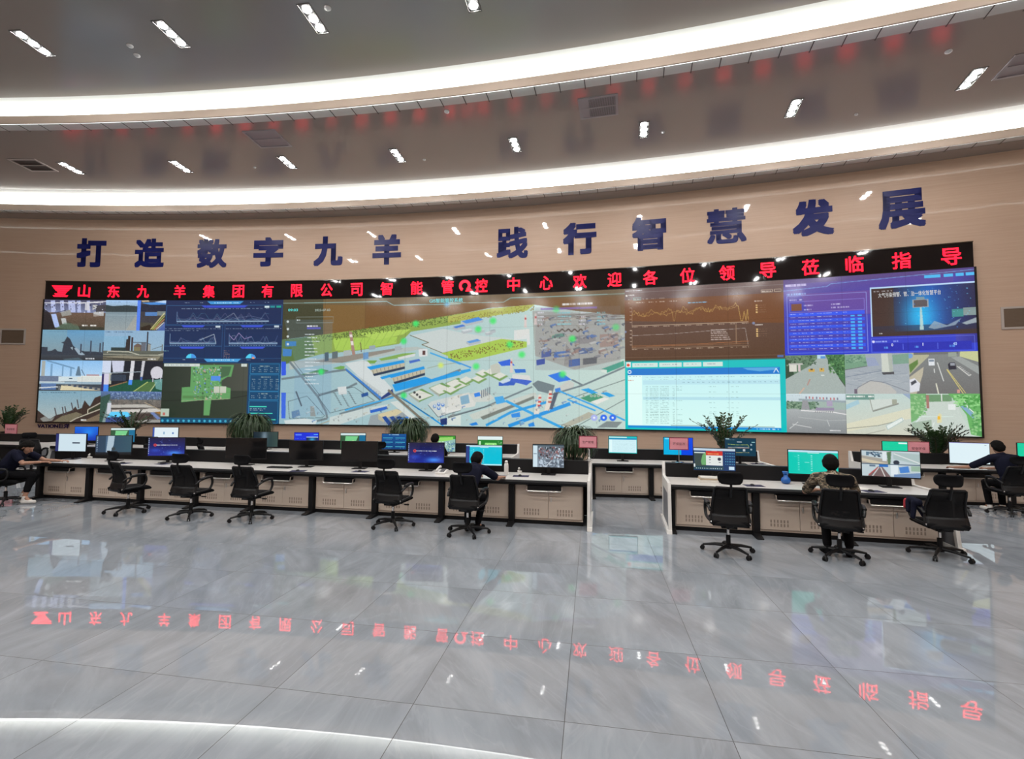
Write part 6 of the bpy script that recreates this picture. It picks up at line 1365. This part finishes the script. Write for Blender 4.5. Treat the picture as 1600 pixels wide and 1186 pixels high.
mouse_set(1000, 718, DT, 'black mouse on the rear desk across the aisle', 'dark mouse pad on the rear desk across the aisle')
mouse_set(1184, 725, DT, 'black mouse at right end of rear aisle desk', 'dark mouse pad at right end of rear aisle desk')
def keyboard(px, py, label):
    p = at_z(px, py, DT); T = thing('keyboard', label, 'keyboard', (p.x, p.y, DT), 0)
    obj('body', MB().box(-.23, .23, -.075, .075, 0, .018), M_BLK, T, bevel=.004)
    k = MB()
    for r in range(5):
        for q in range(20): k.box(-.22+.022*q, -.203+.022*q, -.066+.027*r, -.045+.027*r, .018, .024)
    obj('keys', k, M_BLKM, T)
keyboard(437, 731, 'black keyboard right of the three empty chairs')
def phone(px, py, rz, label):
    p = at_z(px, py, DT); T = thing('desk_phone', label, 'telephone', (p.x, p.y, DT), rz, 'white desk phones')
    obj('body', MB().prism_x([(-.1, 0), (.1, 0), (.1, .06), (.06, .075), (-.1, .03)], -.09, .1), M_WHP, T, bevel=.006)
    h = MB().tube(rpath([(-.06, -.09, .058), (-.06, -.06, .082), (-.06, .06, .118), (-.06, .09, .098)], 4), [.02, .024, .02, .018, .016, .016, .016, .018, .02, .024, .022, .02, .02][:13], 10)
    obj('handset', h, M_WHP, T, smooth=True)
    k = MB()
    for r in range(4):
        for q in range(3): k.box(-.01+.03*q, .01+.03*q, -.075+.028*r, -.056+.028*r, .035+.0085*r, .05+.0085*r)
    obj('keypad', k, M_GRY, T); obj('display', MB().box(-.02, .075, .045, .075, .066, .078), M_GRY, T)
phone(147, 715, .5, 'white desk phone beside the grey picture monitor at left')
phone(690, 740, -.1, 'white desk phone left of the navy person in the middle')
phone(815, 737, .3, 'white desk phone below the gap between cyan and camera monitors')
p = at_z(791, 742, DT)
T = thing('water_bottle', 'white bottle standing right of the cyan monitor', 'bottle', (p.x, p.y, DT))
obj('body', MB().lathe([(.036, 0), (.04, .01), (.04, .17), (.034, .2), (.026, .215)], 18), M_WHP, T, smooth=True)
obj('lid', MB().lathe([(.028, .212), (.028, .24), (.016, .256)], 16), M_WHP, T, smooth=True)
p = at_z(1228, 756, DT)
T = thing('blue_flask', 'blue round bodied flask left of the turquoise monitor', 'flask', (p.x, p.y, DT))
obj('body', MB().lathe([(.03, 0), (.06, .015), (.072, .05), (.062, .09), (.034, .115), (.03, .15)], 18), M_BLU, T, smooth=True)
obj('neck', MB().lathe([(.034, .148), (.05, .19), (.05, .2), (.03, .2)], 16), M_BLU, T, smooth=True)
p = at_z(1106, 753, DT)
for k, (mm, lab) in enumerate(((M_PAPER, 'thick white paper stack under the pop-up monitor, bottom one'), (M_BUFF, 'buff file lying on the white paper stack'), (M_PAPER, 'top white booklet on the buff file'))):
    o = obj(('paper_stack', 'file_folder', 'booklet')[k], MB().box(-.15, .15, -.1, .1, 0, (.045, .025, .02)[k]), mm, bevel=.003, loc=(p.x+.01*k, p.y-.005*k, DT+(0, .0455, .071)[k])); tag(o, lab, ('paper', 'folder', 'booklet')[k])
for px, py, rz, lab in ((1340, 763, .3, 'loose white paper sheet left of the mouse pad at right'), (1490, 727, .1, 'white sheet on rear desk before the plain white monitor')):
    p = at_z(px, py, DT); o = obj('paper_sheet', MB().box(-.15, .15, -.105, .105, 0, .003), M_PAPER, loc=(p.x, p.y, DT)); o.rotation_euler = (0, 0, rz); tag(o, lab, 'paper')
# jacket left on the arm of the tilted chair
j = MB()
for a, b, r0, r1 in (((-.27, .12, .73), (-.27, -.1, .72), .045, .05), ((-.30, .1, .70), (-.325, .05, .58), .035, .03), ((-.30, -.06, .70), (-.33, -.08, .52), .04, .03), ((-.24, .05, .71), (-.16, .0, .56), .045, .05), ((-.16, 0, .55), (0, -.02, .545), .05, .06)): j.cap(a, b, r0, r1)
o = remeshed('jacket', j, .012, M_NVC, None, 3); o.location = (4.65, 7.42, .0); o.rotation_euler = (0, 0, -.12); tag(o, 'navy jacket with red cuff hung over arm of the tilted chair at right', 'jacket')
q = remeshed('cuff', MB().cap((-.30, .145, .70), (-.315, .135, .62), .036, .03), .01, M_REDC, o); q['label'] = 'red cuff'

# ================================================================== people
def hand(mb, w, d, up, side):
    """palm, four unequal bent fingers and a thumb; d = pointing direction, up = back of the hand"""
    w = Vector(w); d = Vector(d).normalized(); up = Vector(up); up = (up-d*up.dot(d)).normalized(); s = d.cross(up)*side
    for k in (-1, 0, 1): mb.cap(w+s*.018*k, w+d*.085+s*.022*k, .015, .014)
    for k, l in enumerate((.068, .078, .072, .056)):
        b = w+d*.085+s*(.03-.02*k); m1 = b+d*l*.45+up*.004; m2 = m1+d*l*.3-up*.014; e = m2+d*l*.2-up*.022
        mb.cap(b, m1, .0095, .009).cap(m1, m2, .009, .0085).cap(m2, e, .0085, .008)
    t0 = w+d*.02+s*.028; t1 = t0+d*.035+s*.028-up*.008; t2 = t1+d*.032+s*.006-up*.012
    mb.cap(t0, t1, .012, .0105).cap(t1, t2, .0105, .009)
def person(label, loc, rz, J, shirt, trouser, shoe, hair='short', sleeve=.55, group='people at the desks'):
    """J: joints in local metres, facing +y"""
    trl = J.pop('trlen', .93); V = {k: Vector(v) for k, v in J.items()}
    b = MB()
    H, N = V['head'], V['neck']; f = V.get('face', Vector((0, 1, 0))).normalized(); u = (H-N).normalized(); u = (u-f*u.dot(f)).normalized(); s = f.cross(u)
    def hp(x, y, z): return H+s*x+f*y+u*z
    # head: skull, face, jaw, nose, ears, brow, lips
    b.cap(hp(0, -.022, .03), hp(0, .0, .03), .088, .086); b.cap(hp(0, .018, -.02), hp(0, .025, -.06), .07, .052); b.cap(hp(0, .03, -.07), hp(0, .045, -.095), .048, .03)
    b.cap(hp(0, .092, .012), hp(0, .108, -.025), .010, .015); b.cap(hp(-.018, .084, -.06), hp(.018, .084, -.06), .009, .009); b.cap(hp(-.03, .074, .03), hp(.03, .074, .03), .015, .015)
    for q in (-1, 1):
        b.cap(hp(q*.082, -.005, .02), hp(q*.088, -.012, -.03), .014, .010); b.ball(hp(q*.03, .083, .008), .011, n=8, m=6)
    b.cap(N, H-u*.04-f*.015, .055, .052)
    # trunk and limbs
    b.cap(V['hip']+Vector((-.07, 0, 0)), V['hip']+Vector((.07, 0, 0)), .115); b.cap(V['hip'], V['waist'], .125, .12); b.cap(V['waist'], V['chest'], .12, .13); b.cap(V['chest'], N-(N-V['chest'])*.2, .13, .07)
    for q, sd in (('L', -1), ('R', 1)):
        S, E, Wr, K, A, Tt = (V[k+q] for k in ('sh', 'el', 'wr', 'kn', 'an', 'toe')); hp_ = V['hip']+Vector((.085*sd, 0, -.01))
        b.cap(V['chest']+(N-V['chest'])*.55, S, .08, .056); b.cap(S, E, .05, .040); b.cap(E, Wr, .039, .026)
        hand(b, Wr, V.get('hd'+q, Wr-E), V.get('hu'+q, Vector((0, 0, 1))), -sd)
        b.cap(hp_, K, .082, .055); b.cap(K, A, .052, .036); b.cap(A, Tt, .034, .026)
    root = remeshed('person', b, .0075, M_SKIN, None, 2)
    root.location = loc; root.rotation_euler = (0, 0, rz); tag(root, label, 'person', group)
    # shirt
    g = MB(); e = .016
    g.cap(V['hip']+Vector((-.06, 0, .03)), V['hip']+Vector((.06, 0, .03)), .118+e); g.cap(V['hip']+Vector((0, 0, .03)), V['waist'], .125+e, .122+e); g.cap(V['waist'], V['chest'], .122+e, .132+e); g.cap(V['chest'], N-(N-V['chest'])*.22, .132+e, .072+e)
    g.cap(V['waist']+Vector((-.06, 0, 0)), V['chest']+Vector((-.07, 0, 0)), .10, .105).cap(V['waist']+Vector((.06, 0, 0)), V['chest']+Vector((.07, 0, 0)), .10, .105)
    for q, sd in (('L', -1), ('R', 1)):
        S, E = V['sh'+q], V['el'+q]; g.cap(V['chest']+(N-V['chest'])*.55, S, .082+e, .060+e); g.cap(S, S+(E-S)*sleeve*1.35, .056+e, .050+e)
        g.cap(N-(N-V['chest'])*.15, S, .05, .05)
    remeshed('shirt', g, .010, shirt, root, 2)
    tr = MB()
    tr.cap(V['hip']+Vector((-.07, 0, -.02)), V['hip']+Vector((.07, 0, -.02)), .122)
    for q, sd in (('L', -1), ('R', 1)):
        K, A = V['kn'+q], V['an'+q]; hp_ = V['hip']+Vector((.085*sd, 0, -.01)); tr.cap(hp_, K, .095, .068); tr.cap(K, K+(A-K)*trl, .066, .055)
    remeshed('trousers', tr, .010, trouser, root, 2)
    for q in 'LR':
        A, Tt = V['an'+q], V['toe'+q]; fd = (Tt-A); fd.z = 0; fd.normalize(); sh = MB(); zz = min(A.z, Tt.z)
        base = Vector((A.x, A.y, Tt.z)); sh.cap(A+Vector((0, 0, -.005)), base-fd*.03+Vector((0, 0, .005)), .042, .040); sh.cap(base-fd*.02, base+fd*.17, .042, .036); sh.cap(base+fd*.05+Vector((0, 0, .015)), base+fd*.16, .040, .036)
        sh.v = [(x, y, max(z, Tt.z-.032)) for x, y, z in sh.v]
        remeshed('shoe', sh, .008, shoe, root, 1)
    hm = MB()
    hm.cap(hp(0, -.030, .045), hp(0, -.005, .055), .092, .088); hm.cap(hp(-.03, -.045, .0), hp(.03, -.045, .0), .072, .072)
    for q in (-1, 1): hm.cap(hp(q*.06, -.035, .03), hp(q*.062, -.01, .04), .042, .04)
    hm.cap(hp(-.02, -.06, -.03), hp(.02, -.06, -.03), .06, .06)
    hm.cap(hp(-.035, .045, .078), hp(.035, .045, .078), .032, .032); hm.cap(hp(0, -.04, .0), hp(0, -.03, .03), .09, .092)
    if hair == 'long':
        hm.cap(hp(0, -.06, .0), hp(0, -.085, -.1), .075, .06); hm.cap(hp(-.05, -.03, .0), hp(-.055, -.03, -.09), .045, .035); hm.cap(hp(.05, -.03, .0), hp(.055, -.03, -.09), .045, .035)
    remeshed('hair', hm, .009, M_HAIR, root, 1)
    return root
def J0(**k):
    d = dict(hip=(0, -.06, .585), waist=(0, -.02, .76), chest=(0, .06, .95), neck=(0, .13, 1.08), head=(0, .19, 1.20), face=(0, 1, -.25),
             shL=(-.185, .10, 1.02), shR=(.185, .10, 1.02), elL=(-.25, .26, .82), elR=(.25, .26, .82), wrL=(-.12, .48, .79), wrR=(.16, .50, .79),
             hdL=(.3, .9, 0), hdR=(-.2, .9, 0), knL=(-.13, .36, .55), knR=(.13, .36, .55), anL=(-.12, .30, .12), anR=(.13, .33, .12), toeL=(-.13, .41, .035), toeR=(.14, .44, .035))
    d.update(k); return d
# the navy shirted person in the middle, leaning over the desk
person('person in navy shirt leaning over the desk before the cyan monitor', (-1.91, 7.28, 0), -.10,
       J0(waist=(0, .0, .75), chest=(.01, .14, .92), neck=(.02, .25, 1.02), head=(.035, .335, 1.10), face=(.25, .9, -.45), shL=(-.19, .2, .96), shR=(.20, .22, .96), elL=(-.27, .42, .80), elR=(.36, .40, .81), wrL=(-.1, .66, .795), wrR=(.36, .63, .795), hdR=(.0, 1, -.05),
          knL=(-.12, .34, .50), knR=(.14, .34, .50), anL=(-.06, .16, .12), anR=(.1, .2, .12), toeL=(-.06, .26, .035), toeR=(.12, .31, .035)), M_NVC, M_BKC, M_BKC)
# camouflage shirt
person('person in camouflage shirt facing the turquoise monitor', (3.26, 7.09, 0), -.33,
       J0(waist=(-.02, -.0, .76), chest=(-.035, .08, .96), neck=(-.045, .15, 1.09), head=(-.055, .20, 1.215), face=(.05, 1, -.1), shL=(-.24, .12, 1.02), shR=(.15, .12, 1.02), elL=(-.36, .28, .80), elR=(.24, .3, .82), wrL=(-.22, .50, .80), wrR=(.10, .52, .80),
          anL=(-.13, .06, .12), anR=(.12, .1, .12), toeL=(-.16, .15, .035), toeR=(.15, .2, .035)), M_CAMO, M_BKC, M_BKC, sleeve=.62)
# left edge: bent forward, right arm stretched along the desk
person('person in dark blue tee at left edge, arm stretched along the desk', (-11.30, 7.62, 0), -1.05,
       J0(waist=(0, .02, .76), chest=(0, .13, .92), neck=(.02, .22, 1.01), head=(.035, .30, 1.09), face=(.1, .85, -.55), shL=(-.19, .2, .97), shR=(.19, .2, .97), elL=(-.26, .46, .80), elR=(.24, .34, .80), wrL=(-.19, .73, .79), wrR=(.0, .50, .79), hdL=(.15, 1, 0),
          knL=(-.12, .40, .54), knR=(.13, .44, .55), anL=(-.05, .24, .17), anR=(.14, .36, .14), toeL=(.0, .34, .04), toeR=(.17, .47, .04), trlen=.7), M_NVC, M_BKC, M_SHOE, 'long', .42)
# right edge
person('person in navy jacket at right edge reaching to the white monitor', (7.86, 10.62, 0), .02,
       J0(waist=(0, .0, .78), chest=(-.01, .06, .98), neck=(-.03, .11, 1.12), head=(-.05, .15, 1.255), face=(.05, 1, -.12), shL=(-.2, .1, 1.05), shR=(.19, .06, 1.05), elL=(-.44, .32, .84), elR=(.27, .26, .85), wrL=(-.52, .57, .80), wrR=(.05, .52, .80), hdL=(-.3, .9, 0)), M_NVC, M_BKC, M_SHOE, sleeve=.6)
# mostly hidden behind the front monitors
person('person with black hair half hidden behind the second blue wallpaper monitor', (-3.62, 10.55, 0), 0, J0(head=(0, .19, 1.19)), M_BKC, M_BKC, M_BKC)
